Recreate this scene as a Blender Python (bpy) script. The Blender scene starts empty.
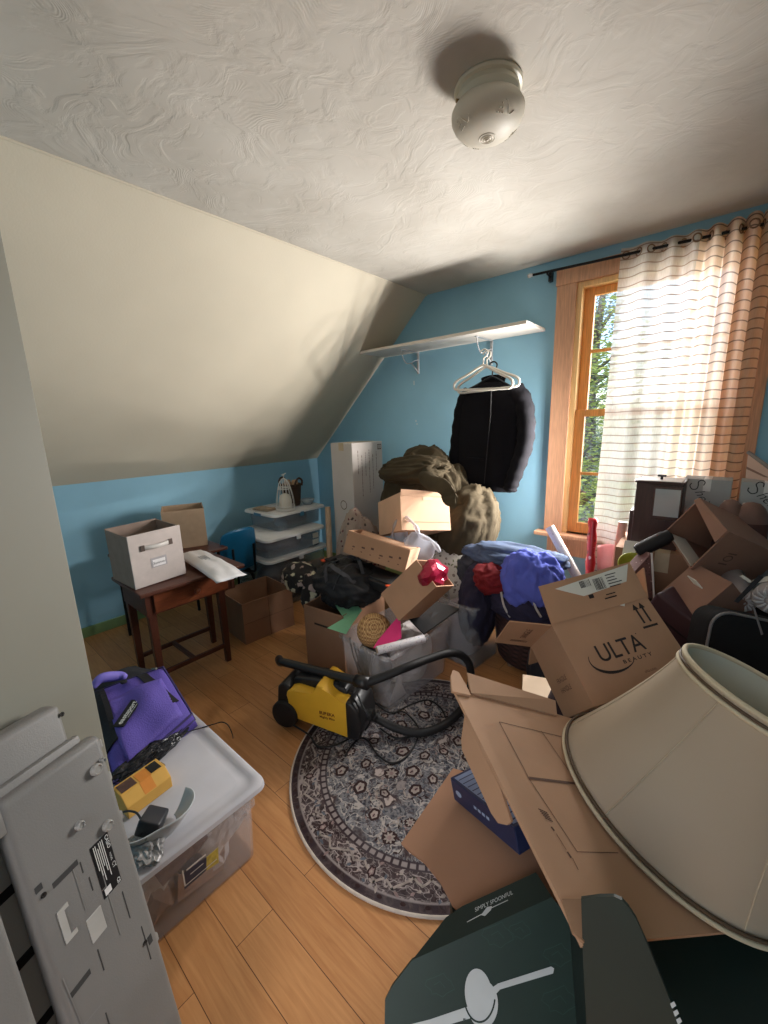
import bpy, bmesh, math, random
from mathutils import Vector, Matrix, noise
random.seed(7)
S = bpy.context.scene
COL = S.collection
PI = math.pi

# ------------------------------------------------------------------ survey: where a sight line from the doorway meets a real plane
EYE = Vector((0, 0, 1.45))
FPX = 408.0
RX, RY, RZ = Vector((.761, .648, -.029)), Vector((.116, -.180, -.977)), Vector((-.638, .740, -.212))
def ray(x, y):
    return (RX * (x - 384) + RY * (y - 512) + RZ * FPX).normalized()
def on_z(x, y, z):
    v = ray(x, y); return EYE + v * ((z - EYE.z) / v.z)
def on_y(x, y, Y):
    v = ray(x, y); return EYE + v * (Y / v.y)
def on_x(x, y, X):
    v = ray(x, y); return EYE + v * (X / v.x)
def on_p(x, y, P, n):
    v = ray(x, y); return EYE + v * ((P - EYE).dot(n) / v.dot(n))

# ------------------------------------------------------------------ materials
MATS = {}
def lin(c):
    return tuple((v / 255 / 12.92) if v / 255 <= .04045 else ((v / 255 + .055) / 1.055) ** 2.4 for v in c)
class NT:
    def __init__(s, name):
        s.m = bpy.data.materials.new(name); s.m.use_nodes = True
        s.t = s.m.node_tree; s.t.nodes.clear()
        s.out = s.n('ShaderNodeOutputMaterial')
    def n(s, typ, **kw):
        nd = s.t.nodes.new(typ)
        for k, v in kw.items():
            if k.startswith('i_'):
                key = k[2:]
                key = int(key) if key.isdigit() else key.replace('_', ' ')
                nd.inputs[key].default_value = v
            else: setattr(nd, k, v)
        return nd
    def l(s, a, b): s.t.links.new(a, b)
    def math(s, op, a, b=None, c=None):
        nd = s.n('ShaderNodeMath', operation=op)
        for i, v in enumerate((a, b, c)):
            if v is None: continue
            if hasattr(v, 'is_linked') or hasattr(v, 'links'): s.l(v, nd.inputs[i])
            else: nd.inputs[i].default_value = v
        return nd.outputs[0]
    def mix(s, f, a, b):
        nd = s.n('ShaderNodeMix', data_type='RGBA')
        for i, v in ((0, f), (6, a), (7, b)):
            if hasattr(v, 'links'): s.l(v, nd.inputs[i])
            else: nd.inputs[i].default_value = v if i == 0 else (*v[:3], 1)
        return nd.outputs[2]
    def ramp(s, f, stops):
        nd = s.n('ShaderNodeValToRGB'); e = nd.color_ramp.elements
        while len(e) < len(stops): e.new(.5)
        for el, (p, c) in zip(e, stops): el.position = p; el.color = (*c, 1)
        s.l(f, nd.inputs[0]); return nd.outputs[0]
    def noise(s, co, scale, detail=3, dist=0.0):
        nd = s.n('ShaderNodeTexNoise'); nd.inputs['Scale'].default_value = scale
        nd.inputs['Detail'].default_value = detail; nd.inputs['Distortion'].default_value = dist
        s.l(co, nd.inputs['Vector']); return nd.outputs[0]
    def bump(s, h, strength, dist=.01):
        nd = s.n('ShaderNodeBump'); nd.inputs['Strength'].default_value = strength; nd.inputs['Distance'].default_value = dist
        s.l(h, nd.inputs['Height']); return nd.outputs[0]
def mat(name, rgb, rough=.6, var=.12, scale=14, bump=0, bscale=60, metal=0, sheen=0, alpha=1, spec=.4, stretch=None, trans=0, emit=0):
    """principled surface whose colour varies a little with procedural noise"""
    if name in MATS: return MATS[name]
    N = NT(name); c = lin(rgb)
    co = N.n('ShaderNodeTexCoord').outputs['Object']
    if stretch:
        mp = N.n('ShaderNodeMapping'); mp.inputs['Scale'].default_value = stretch
        N.l(co, mp.inputs[0]); co = mp.outputs[0]
    f = N.noise(co, scale, 4)
    lo = tuple(v * (1 - var) for v in c); hi = tuple(min(1, v * (1 + var)) for v in c)
    colr = N.ramp(f, [(.3, lo), (.7, hi)])
    p = N.n('ShaderNodeBsdfPrincipled')
    N.l(colr, p.inputs['Base Color'])
    p.inputs['Roughness'].default_value = rough; p.inputs['Metallic'].default_value = metal
    p.inputs['Specular IOR Level'].default_value = spec
    if sheen: p.inputs['Sheen Weight'].default_value = sheen
    if bump: N.l(N.bump(N.noise(co, bscale, 4), bump), p.inputs['Normal'])
    sh = p.outputs[0]
    if trans:                                    # thin stuff that lets light through
        tr = N.n('ShaderNodeBsdfTranslucent'); N.l(colr, tr.inputs[0])
        mx = N.n('ShaderNodeMixShader'); mx.inputs[0].default_value = trans
        N.l(sh, mx.inputs[1]); N.l(tr.outputs[0], mx.inputs[2]); sh = mx.outputs[0]
    if alpha < 1:                                # clear plastic
        t = N.n('ShaderNodeBsdfTransparent'); t.inputs[0].default_value = (.95, .96, .97, 1)
        mx = N.n('ShaderNodeMixShader'); mx.inputs[0].default_value = alpha
        N.l(t.outputs[0], mx.inputs[1]); N.l(sh, mx.inputs[2]); sh = mx.outputs[0]
    N.l(sh, N.out.inputs[0])
    MATS[name] = N.m
    return N.m

def m_floor():
    N = NT('wood_floor'); co = N.n('ShaderNodeTexCoord').outputs['Object']
    br = N.n('ShaderNodeTexBrick', offset=.37, offset_frequency=2)
    br.inputs['Scale'].default_value = 1; br.inputs['Mortar Size'].default_value = .0011
    br.inputs['Mortar Smooth'].default_value = .3; br.inputs['Brick Width'].default_value = .92; br.inputs['Row Height'].default_value = .122
    br.inputs['Bias'].default_value = 0
    br.inputs['Color1'].default_value = (*lin((205, 148, 94)), 1); br.inputs['Color2'].default_value = (*lin((178, 120, 70)), 1)
    br.inputs['Mortar'].default_value = (*lin((92, 52, 26)), 1); N.l(co, br.inputs[0])
    mp = N.n('ShaderNodeMapping'); mp.inputs['Scale'].default_value = (3, 42, 1); N.l(co, mp.inputs[0])
    g = N.noise(mp.outputs[0], 1.6, 6, 1.2)
    g2 = N.noise(co, 5, 3)
    cc = N.mix(.45, br.outputs[0], N.ramp(g, [(.25, lin((160, 104, 58))), (.75, lin((222, 168, 112)))]))
    cc = N.mix(N.math('MULTIPLY', g2, .25), cc, lin((150, 92, 50)))
    cc = N.mix(br.outputs['Fac'], cc, lin((80, 46, 24)))
    p = N.n('ShaderNodeBsdfPrincipled'); N.l(cc, p.inputs['Base Color']); p.inputs['Roughness'].default_value = .42
    N.l(N.bump(br.outputs['Fac'], -.25, .002), p.inputs['Normal'])
    N.l(p.outputs[0], N.out.inputs[0]); return N.m

def m_plaster():
    N = NT('skip_trowel_plaster'); co = N.n('ShaderNodeTexCoord').outputs['Object']
    wn = N.n('ShaderNodeTexNoise'); wn.inputs['Scale'].default_value = 2.2; N.l(co, wn.inputs[0])
    ad = N.n('ShaderNodeVectorMath', operation='SCALE'); ad.inputs['Scale'].default_value = .9; N.l(wn.outputs['Color'], ad.inputs[0])
    a2 = N.n('ShaderNodeVectorMath', operation='ADD'); N.l(co, a2.inputs[0]); N.l(ad.outputs[0], a2.inputs[1])
    # fans of trowel arcs: rings around scattered cell centres
    vo = N.n('ShaderNodeTexVoronoi'); vo.inputs['Scale'].default_value = 3.4; N.l(a2.outputs[0], vo.inputs['Vector'])
    arcs = N.math('SINE', N.math('ADD', N.math('MULTIPLY', vo.outputs['Distance'], 150.0), N.math('MULTIPLY', N.noise(co, 30, 3), 9.0)))
    patch = N.ramp(N.noise(co, 3.6, 3), [(.55, (0, 0, 0)), (.68, (1, 1, 1))])
    h = N.math('MULTIPLY', arcs, patch)
    blot = N.noise(a2.outputs[0], 9, 6, .6)
    ht = N.math('ADD', N.math('MULTIPLY', h, .045), N.math('MULTIPLY', N.ramp(blot, [(.42, (0, 0, 0)), (.58, (1, 1, 1))]), .22))
    f = N.noise(co, 3, 4)
    cc = N.ramp(f, [(.3, lin((190, 183, 172))), (.7, lin((208, 202, 192)))])
    p = N.n('ShaderNodeBsdfPrincipled'); N.l(cc, p.inputs['Base Color']); p.inputs['Roughness'].default_value = .75
    N.l(N.bump(ht, .5, .012), p.inputs['Normal']); N.l(p.outputs[0], N.out.inputs[0]); return N.m

def m_rug(cx, cy, R):
    N = NT('persian_rug_pile'); co = N.n('ShaderNodeTexCoord').outputs['Object']
    sp = N.n('ShaderNodeSeparateXYZ'); N.l(co, sp.inputs[0])
    X, Y = sp.outputs[0], sp.outputs[1]
    r = N.math('DIVIDE', N.math('SQRT', N.math('ADD', N.math('MULTIPLY', X, X), N.math('MULTIPLY', Y, Y))), R)
    ang = N.math('ARCTAN2', Y, X)
    def warp(src, sc, amt):
        wn = N.n('ShaderNodeTexNoise'); wn.inputs['Scale'].default_value = sc; wn.inputs['Detail'].default_value = 3; N.l(src, wn.inputs[0])
        s = N.n('ShaderNodeVectorMath', operation='SCALE'); s.inputs['Scale'].default_value = amt; N.l(wn.outputs['Color'], s.inputs[0])
        a = N.n('ShaderNodeVectorMath', operation='ADD'); N.l(src, a.inputs[0]); N.l(s.outputs[0], a.inputs[1]); return a.outputs[0]
    wv = warp(co, 14, .09); wf = warp(co, 34, .045)
    def vor(src, sc, feat='F1'):
        v = N.n('ShaderNodeTexVoronoi', feature=feat); v.inputs['Scale'].default_value = sc; N.l(src, v.inputs['Vector']); return v
    mott = N.noise(co, 42, 6, 1.2)
    ground = N.ramp(mott, [(.34, lin((44, 45, 52))), (.5, lin((76, 77, 84))), (.66, lin((122, 122, 126)))])
    fine = vor(wf, 46, 'DISTANCE_TO_EDGE').outputs['Distance']
    c1 = N.mix(N.ramp(fine, [(.06, (.55, .55, .55)), (.2, (0, 0, 0))]), ground, lin((138, 134, 134)))
    leafs = N.ramp(N.noise(wf, 30, 2, 2.0), [(.56, (0, 0, 0)), (.6, (.85, .85, .85)), (.66, (.85, .85, .85)), (.70, (0, 0, 0))])
    c1 = N.mix(leafs, c1, lin((60, 46, 48)))
    vine = N.ramp(N.noise(wv, 11, 1, 1.8), [(.465, (0, 0, 0)), (.485, (.85, .85, .85)), (.515, (.85, .85, .85)), (.535, (0, 0, 0))])
    c2 = N.mix(vine, c1, lin((172, 164, 158)))
    fl = vor(wv, 7.6); d = fl.outputs['Distance']
    sel = N.n('ShaderNodeSeparateColor'); N.l(fl.outputs['Color'], sel.inputs[0])
    pick = N.ramp(sel.outputs[0], [(.25, (0, 0, 0)), (.27, (1, 1, 1))])
    halo = N.math('MULTIPLY', N.ramp(d, [(.22, (.85, .85, .85)), (.34, (0, 0, 0))]), pick)
    c3 = N.mix(halo, c2, lin((58, 42, 42)))
    pet = N.math('MULTIPLY', N.ramp(d, [(.03, (.2, .2, .2)), (.07, (.9, .9, .9)), (.16, (.9, .9, .9)), (.19, (0, 0, 0))]), pick)
    c3 = N.mix(pet, c3, lin((178, 164, 158)))
    # border: dark brown with cream scroll
    bn = N.n('ShaderNodeCombineXYZ'); N.l(N.math('MULTIPLY', ang, 4.4), bn.inputs[0]); N.l(N.math('MULTIPLY', r, 8.5), bn.inputs[1])
    b2 = warp(bn.outputs[0], 1.7, .9)
    bg = N.ramp(mott, [(.35, lin((42, 31, 32))), (.65, lin((76, 62, 62)))])
    sc1 = N.ramp(N.noise(b2, 1.15, 0, 1.6), [(.455, (0, 0, 0)), (.475, (.95, .95, .95)), (.535, (.95, .95, .95)), (.555, (0, 0, 0))])
    bc = N.mix(sc1, bg, lin((158, 146, 142)))
    bc = N.mix(N.ramp(vor(b2, 3.2).outputs['Distance'], [(.14, (.75, .75, .75)), (.24, (0, 0, 0))]), bc, lin((124, 112, 112)))
    bc = N.mix(N.ramp(vor(b2, 4.2, 'DISTANCE_TO_EDGE').outputs['Distance'], [(.02, (.6, .6, .6)), (.06, (0, 0, 0))]), bc, lin((146, 136, 134)))
    bead = N.ramp(N.math('SINE', N.math('MULTIPLY', ang, 96.0)), [(.35, (0, 0, 0)), (.75, (1, 1, 1))])
    beadc = N.mix(bead, lin((136, 126, 124)), lin((50, 38, 42)))
    beadw = N.mix(N.ramp(N.math('SINE', N.math('MULTIPLY', ang, 60.0)), [(.3, (0, 0, 0)), (.7, (1, 1, 1))]), bg, lin((52, 40, 44)))
    def step(a, b): return N.ramp(r, [(a, (0, 0, 0)), (b, (1, 1, 1))])
    cc = N.mix(step(.740, .746), c3, lin((52, 42, 46)))
    cc = N.mix(step(.752, .757), cc, beadc)
    cc = N.mix(step(.780, .785), cc, lin((54, 42, 46)))
    cc = N.mix(step(.792, .797), cc, bc)
    cc = N.mix(step(.935, .942), cc, lin((138, 128, 126)))
    cc = N.mix(step(.946, .952), cc, beadw)
    cc = N.mix(step(.984, .988), cc, lin((70, 58, 60)))
    wear = N.ramp(N.noise(co, 5, 4), [(.4, (0, 0, 0)), (.7, (.18, .18, .18))])
    cc = N.mix(wear, cc, lin((120, 118, 122)))
    p = N.n('ShaderNodeBsdfPrincipled'); N.l(cc, p.inputs['Base Color']); p.inputs['Roughness'].default_value = .95
    p.inputs['Specular IOR Level'].default_value = .1
    N.l(N.bump(N.noise(co, 260, 2), .3, .003), p.inputs['Normal']); N.l(p.outputs[0], N.out.inputs[0]); return N.m

def m_curtain(name='sheer_striped_curtain_cloth', tint=(228, 218, 206), tint2=(246, 238, 228), see=.30, tr_=.50):
    N = NT(name); co = N.n('ShaderNodeTexCoord').outputs['Object']
    sp = N.n('ShaderNodeSeparateXYZ'); N.l(co, sp.inputs[0])
    z = N.math('ADD', sp.outputs[2], N.math('MULTIPLY', N.noise(co, 6, 2), .012))
    fr = N.math('FRACT', N.math('DIVIDE', z, .046))
    stripe = N.ramp(fr, [(.0, (0, 0, 0)), (.03, (1, 1, 1)), (.13, (1, 1, 1)), (.17, (0, 0, 0))])
    wv = N.n('ShaderNodeMapping'); wv.inputs['Scale'].default_value = (260, 260, 30); N.l(co, wv.inputs[0])
    weave = N.noise(wv.outputs[0], 1, 2)
    base = N.mix(stripe, N.ramp(weave, [(.3, lin(tint)), (.7, lin(tint2))]), lin((158, 138, 124)))
    d = N.n('ShaderNodeBsdfDiffuse'); N.l(base, d.inputs[0])
    t = N.n('ShaderNodeBsdfTranslucent'); N.l(base, t.inputs[0])
    m1 = N.n('ShaderNodeMixShader'); m1.inputs[0].default_value = tr_; N.l(d.outputs[0], m1.inputs[1]); N.l(t.outputs[0], m1.inputs[2])
    tr = N.n('ShaderNodeBsdfTransparent')
    fac = N.math('MULTIPLY', N.math('SUBTRACT', 1.0, stripe), see)
    m2 = N.n('ShaderNodeMixShader'); N.l(fac, m2.inputs[0]); N.l(m1.outputs[0], m2.inputs[1]); N.l(tr.outputs[0], m2.inputs[2])
    N.l(m2.outputs[0], N.out.inputs[0]); return N.m

def m_pattern(name, bg, fg, fg2, scale, thr=.18, rough=.85):
    """cloth or paper printed with a scatter of two-coloured sprigs"""
    N = NT(name); co = N.n('ShaderNodeTexCoord').outputs['Object']
    wn = N.n('ShaderNodeTexNoise'); wn.inputs['Scale'].default_value = scale * .8; N.l(co, wn.inputs[0])
    sc = N.n('ShaderNodeVectorMath', operation='SCALE'); sc.inputs['Scale'].default_value = 1.2 / scale; N.l(wn.outputs['Color'], sc.inputs[0])
    wv = N.n('ShaderNodeVectorMath', operation='ADD'); N.l(co, wv.inputs[0]); N.l(sc.outputs[0], wv.inputs[1])
    v = N.n('ShaderNodeTexVoronoi'); v.inputs['Scale'].default_value = scale; N.l(wv.outputs[0], v.inputs['Vector'])
    sel = N.n('ShaderNodeSeparateColor'); N.l(v.outputs['Color'], sel.inputs[0])
    f = N.mix(N.ramp(sel.outputs[0], [(.5, (0, 0, 0)), (.52, (1, 1, 1))]), lin(fg), lin(fg2))
    cc = N.mix(N.ramp(v.outputs['Distance'], [(thr, (1, 1, 1)), (thr + .06, (0, 0, 0))]), lin(bg), f)
    p = N.n('ShaderNodeBsdfPrincipled'); N.l(cc, p.inputs['Base Color']); p.inputs['Roughness'].default_value = rough
    N.l(p.outputs[0], N.out.inputs[0]); return N.m

def m_weave(name, a, b, su, sv, rough=.7):
    """wicker and straw: crossing waves of light and dark strands"""
    N = NT(name); co = N.n('ShaderNodeTexCoord').outputs['Object']
    sp = N.n('ShaderNodeSeparateXYZ'); N.l(co, sp.inputs[0])
    h = N.math('SINE', N.math('MULTIPLY', sp.outputs[2], sv))
    ang = N.math('ADD', sp.outputs[0], sp.outputs[1])
    w = N.math('SINE', N.math('MULTIPLY', ang, su))
    k = N.math('ADD', N.math('MULTIPLY', N.math('MULTIPLY', h, w), .3), N.math('MULTIPLY', h, .2))
    k = N.math('ADD', k, .5)
    cc = N.ramp(k, [(.2, lin(a)), (.8, lin(b))])
    p = N.n('ShaderNodeBsdfPrincipled'); N.l(cc, p.inputs['Base Color']); p.inputs['Roughness'].default_value = rough
    N.l(N.bump(k, .6, .006), p.inputs['Normal']); N.l(p.outputs[0], N.out.inputs[0]); return N.m

# ------------------------------------------------------------------ objects
def finish(bm, name, m, parent=None, smooth=False, origin=None):
    me = bpy.data.meshes.new(name)
    off = Vector(origin) if origin is not None else (parent.location.copy() if parent is not None else Vector((0, 0, 0)))
    if parent is not None:
        root = parent
        while root.parent is not None: root = root.parent
        off = root.location.copy()
    bmesh.ops.translate(bm, verts=bm.verts, vec=-off)
    bmesh.ops.recalc_face_normals(bm, faces=bm.faces)
    bm.to_mesh(me); bm.free()
    ms = m if isinstance(m, (list, tuple)) else [m]
    for q in ms: me.materials.append(q)
    if smooth:
        for p in me.polygons: p.use_smooth = True
        if smooth == 'auto':
            try: me.set_sharp_from_angle(angle=math.radians(38))
            except Exception: pass
    o = bpy.data.objects.new(name, me); COL.objects.link(o)
    if parent is not None: o.parent = parent
    elif origin is not None: o.location = off
    return o
def thing(name, label, cat, loc, group=None):
    o = bpy.data.objects.new(name, None); COL.objects.link(o); o.location = loc
    o.empty_display_size = .05
    return tag(o, label, cat, group)
def tag(o, label, cat, group=None, kind=None):
    o['label'] = label; o['category'] = cat
    if group: o['group'] = group
    if kind: o['kind'] = kind
    return o
def struct(o):
    o['kind'] = 'structure'; return o

class Fr:
    """a local frame: origin and three axes"""
    def __init__(s, o, ex=(1, 0, 0), ey=(0, 1, 0), ez=(0, 0, 1)):
        s.o, s.x, s.y, s.z = Vector(o), Vector(ex), Vector(ey), Vector(ez)
    def __call__(s, a, b=0, c=0): return s.o + s.x * a + s.y * b + s.z * c
    def at(s, a, b=0, c=0): return Fr(s(a, b, c), s.x, s.y, s.z)
    def turn(s, axis, ang):
        q = Matrix.Rotation(ang, 3, getattr(s, axis)); return Fr(s.o, q @ s.x, q @ s.y, q @ s.z)
    def M(s): 
        return Matrix(((s.x.x, s.y.x, s.z.x, s.o.x), (s.x.y, s.y.y, s.z.y, s.o.y), (s.x.z, s.y.z, s.z.z, s.o.z), (0, 0, 0, 1)))
W0 = Fr((0, 0, 0))
def frame_rows(rows, t):
    return Fr(t, [r[0] for r in rows], [r[1] for r in rows], [r[2] for r in rows])
def yaw(o, a, tilt=0):
    f = Fr(o, (math.cos(a), math.sin(a), 0), (-math.sin(a), math.cos(a), 0), (0, 0, 1))
    return f.turn('x', tilt) if tilt else f
def frame_from(o, ex, up):
    ex = Vector(ex).normalized(); ez = Vector(up); ez = (ez - ex * ez.dot(ex)).normalized(); return Fr(o, ex, ez.cross(ex), ez)

def frame_z(o, ez, ex):
    ez = Vector(ez).normalized(); ex = Vector(ex); ex = (ex - ez * ex.dot(ez)).normalized(); return Fr(o, ex, ez.cross(ex), ez)
def bx(bm, F, x0, x1, y0, y1, z0, z1, bev=0, seg=2):
    vs = [bm.verts.new(F(a, b, c)) for a in (x0, x1) for b in (y0, y1) for c in (z0, z1)]
    q = [(0, 1, 3, 2), (4, 6, 7, 5), (0, 4, 5, 1), (2, 3, 7, 6), (0, 2, 6, 4), (1, 5, 7, 3)]
    fs = [bm.faces.new([vs[i] for i in k]) for k in q]
    if bev:
        es = list({e for f in fs for e in f.edges})
        bmesh.ops.bevel(bm, geom=es, offset=bev, segments=seg, affect='EDGES', profile=.5)
def tbx(bm, F, w0, d0, w1, d1, z0, z1, bev=0, c0=(0, 0), c1=(0, 0)):
    """box tapering from w0 x d0 at z0 to w1 x d1 at z1"""
    vs = []
    for z, w, d, c in ((z0, w0, d0, c0), (z1, w1, d1, c1)):
        for a, b in ((-1, -1), (1, -1), (1, 1), (-1, 1)): vs.append(bm.verts.new(F(c[0] + a * w / 2, c[1] + b * d / 2, z)))
    fs = [bm.faces.new(vs[3::-1]), bm.faces.new(vs[4:])]
    for i in range(4): fs.append(bm.faces.new((vs[i], vs[(i + 1) % 4], vs[4 + (i + 1) % 4], vs[4 + i])))
    if bev: bmesh.ops.bevel(bm, geom=list({e for f in fs for e in f.edges}), offset=bev, segments=3, affect='EDGES', profile=.5)
def cr(pts, n=6, closed=False):
    P = [Vector(p) for p in pts]; out = []
    k = len(P)
    rng = range(k if closed else k - 1)
    for i in rng:
        if closed: a, b, c, d = P[(i - 1) % k], P[i], P[(i + 1) % k], P[(i + 2) % k]
        else: a, b, c, d = P[max(0, i - 1)], P[i], P[i + 1], P[min(k - 1, i + 2)]
        for j in range(n):
            t = j / n
            out.append(.5 * ((2 * b) + (c - a) * t + (2 * a - 5 * b + 4 * c - d) * t * t + (3 * b - a - 3 * c + d) * t ** 3))
    if not closed: out.append(P[-1])
    return out
def tube(bm, pts, r, seg=10, cap=True, closed=False, rib=None):
    P = [Vector(p) for p in pts]; rings = []; n = len(P)
    nrm = None
    for i, p in enumerate(P):
        if closed: t = (P[(i + 1) % n] - P[(i - 1) % n])
        else: t = (P[min(n - 1, i + 1)] - P[max(0, i - 1)])
        t = t.normalized() if t.length > 1e-9 else Vector((0, 0, 1))
        if nrm is None:
            a = Vector((0, 0, 1)) if abs(t.z) < .9 else Vector((1, 0, 0)); nrm = (a - t * a.dot(t)).normalized()
        else: nrm = (nrm - t * nrm.dot(t)); nrm = nrm.normalized() if nrm.length > 1e-6 else t.orthogonal().normalized()
        b = t.cross(nrm); rr = r[i] if isinstance(r, (list, tuple)) else r
        if rib: rr *= 1 + rib * (1 if i % 2 else -1)
        rings.append([bm.verts.new(p + (nrm * math.cos(q) + b * math.sin(q)) * rr) for q in [2 * PI * k / seg for k in range(seg)]])
    m = n if closed else n - 1
    for i in range(m):
        A, B = rings[i], rings[(i + 1) % n]
        for k in range(seg): bm.faces.new((A[k], A[(k + 1) % seg], B[(k + 1) % seg], B[k]))
    if cap and not closed: bm.faces.new(rings[0][::-1]); bm.faces.new(rings[-1])
def lathe(bm, F, prof, seg=32, cap=True, sx=1, sy=1):
    rings = []
    for r, z in prof: rings.append([bm.verts.new(F(r * sx * math.cos(2 * PI * k / seg), r * sy * math.sin(2 * PI * k / seg), z)) for k in range(seg)])
    for A, B in zip(rings, rings[1:]):
        for k in range(seg): bm.faces.new((A[k], A[(k + 1) % seg], B[(k + 1) % seg], B[k]))
    if cap:
        if prof[0][0] > 1e-5: bm.faces.new(rings[0][::-1])
        if prof[-1][0] > 1e-5: bm.faces.new(rings[-1])
def slab(bm, pts, th, n=None):
    """a sheet with real thickness: a planar polygon extruded along its normal"""
    P = [Vector(p) for p in pts]
    if n is None:
        n = Vector((0, 0, 0))
        for i in range(len(P)): n += (P[i] - P[0]).cross(P[(i + 1) % len(P)] - P[0])
        n.normalize()
    A = [bm.verts.new(p) for p in P]; B = [bm.verts.new(p + n * th) for p in P]
    k = len(P); bm.faces.new(A[::-1]); bm.faces.new(B)
    for i in range(k): bm.faces.new((A[i], A[(i + 1) % k], B[(i + 1) % k], B[i]))
def prism(bm, F, poly, y0, y1, bev=0, seg=2):
    """polygon in the frame's x-z plane, extruded along y"""
    A = [bm.verts.new(F(a, y0, c)) for a, c in poly]; B = [bm.verts.new(F(a, y1, c)) for a, c in poly]
    k = len(poly); fs = [bm.faces.new(A), bm.faces.new(B[::-1])]
    for i in range(k): fs.append(bm.faces.new((A[i], B[i], B[(i + 1) % k], A[(i + 1) % k])))
    if bev: bmesh.ops.bevel(bm, geom=list({e for f in fs for e in f.edges}), offset=bev, segments=seg, affect='EDGES', profile=.5)
def surf(bm, f, nu, nv, th=0):
    """a cloth sheet f(u, v) -> point, optionally doubled to a thickness"""
    G = [[Vector(f(i / nu, j / nv)) for j in range(nv + 1)] for i in range(nu + 1)]
    def nor(i, j):
        a = G[min(nu, i + 1)][j] - G[max(0, i - 1)][j]; b = G[i][min(nv, j + 1)] - G[i][max(0, j - 1)]
        c = a.cross(b); return c.normalized() if c.length > 1e-12 else Vector((0, 0, 1))
    A = [[bm.verts.new(G[i][j]) for j in range(nv + 1)] for i in range(nu + 1)]
    for i in range(nu):
        for j in range(nv): bm.faces.new((A[i][j], A[i + 1][j], A[i + 1][j + 1], A[i][j + 1]))
    if th:
        B = [[bm.verts.new(G[i][j] - nor(i, j) * th) for j in range(nv + 1)] for i in range(nu + 1)]
        for i in range(nu):
            for j in range(nv): bm.faces.new((B[i][j + 1], B[i + 1][j + 1], B[i + 1][j], B[i][j]))
        for i in range(nu):
            bm.faces.new((A[i][0], B[i][0], B[i + 1][0], A[i + 1][0])); bm.faces.new((A[i + 1][nv], B[i + 1][nv], B[i][nv], A[i][nv]))
        for j in range(nv):
            bm.faces.new((A[0][j + 1], B[0][j + 1], B[0][j], A[0][j])); bm.faces.new((A[nu][j], B[nu][j], B[nu][j + 1], A[nu][j + 1]))
def heap(bm, F, a, b, c, seed=0, amp=.25, freq=3.0, floor=-.5, sub=5, sharp=1.0, aniso=(1, 1, 1)):
    """crumpled cloth: a low mound displaced by folded (ridged) noise"""
    t = bmesh.new(); bmesh.ops.create_icosphere(t, subdivisions=sub, radius=1)
    off = Vector((seed * 7.13, seed * 3.7, seed * 5.1))
    mp = {}
    for v in t.verts:
        p = v.co.copy(); q = Vector((p.x * aniso[0], p.y * aniso[1], p.z * aniso[2])) * freq + off
        q += Vector((noise.noise(q * .6 + Vector((9, 0, 0))), noise.noise(q * .6 + Vector((0, 9, 0))), noise.noise(q * .6 + Vector((0, 0, 9))))) * 1.1
        r1 = 1 - abs(noise.noise(q)) * 2; r2 = 1 - abs(noise.noise(q * 2.3 + Vector((4, 4, 4)))) * 2
        k = 1 + amp * (noise.noise(q * .45) * .9 + r1 * .35 * sharp + r2 * .16 * sharp)
        p = p * k
        if p.z < floor: p.z = floor - (floor - p.z) * .04
        mp[v] = bm.verts.new(F(p.x * a, p.y * b, p.z * c))
    for f in t.faces: bm.faces.new([mp[v] for v in f.verts])
    t.free()
def ribbons(bm, F, lines, w, h=.0006):
    """printed strokes lying on a face (frame x, y; z is the face normal)"""
    for ln in lines:
        P = [Vector((p[0], p[1], 0)) for p in ln]
        L, R_ = [], []
        for i, p in enumerate(P):
            t = P[min(len(P) - 1, i + 1)] - P[max(0, i - 1)]
            if t.length < 1e-9: continue
            t.normalize(); n = Vector((-t.y, t.x, 0)) * w / 2
            L.append(bm.verts.new(F(p.x + n.x, p.y + n.y, h))); R_.append(bm.verts.new(F(p.x - n.x, p.y - n.y, h)))
        for i in range(len(L) - 1): bm.faces.new((L[i], R_[i], R_[i + 1], L[i + 1]))
def quads(bm, F, rects, h=.0006):
    for x0, x1, y0, y1 in rects: bm.faces.new([bm.verts.new(F(a, b, h)) for a, b in ((x0, y0), (x1, y0), (x1, y1), (x0, y1))])
def letter(bm, F, s, size, h=.0006, cx=True, sx=1.0, shear=0.0, bold=0.0):
    cu = bpy.data.curves.new('t', 'FONT'); cu.body = s; cu.size = size; cu.shear = shear; cu.offset = bold
    if cx: cu.align_x = 'CENTER'
    o = bpy.data.objects.new('t', cu); COL.objects.link(o)
    dg = bpy.context.evaluated_depsgraph_get(); me = bpy.data.meshes.new_from_object(o.evaluated_get(dg))
    vs = [bm.verts.new(F(v.co.x * sx, v.co.y, h)) for v in me.vertices]
    for p in me.polygons:
        try: bm.faces.new([vs[i] for i in p.vertices])
        except ValueError: pass
    bpy.data.objects.remove(o); bpy.data.curves.remove(cu); bpy.data.meshes.remove(me)
def B(): return bmesh.new()
def part(name, m, parent, fn, smooth=False):
    bm = B(); fn(bm); return finish(bm, name, m, parent, smooth)
def solo(name, m, label, cat, loc, fn, group=None, smooth=False, kind=None):
    bm = B(); fn(bm); o = finish(bm, name, m, None, smooth, origin=loc); return tag(o, label, cat, group, kind)
def copy_tree(o, parent=None):
    c = o.copy(); COL.objects.link(c)
    if parent is not None: c.parent = parent
    for ch in list(o.children): copy_tree(ch, c)
    return c

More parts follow.
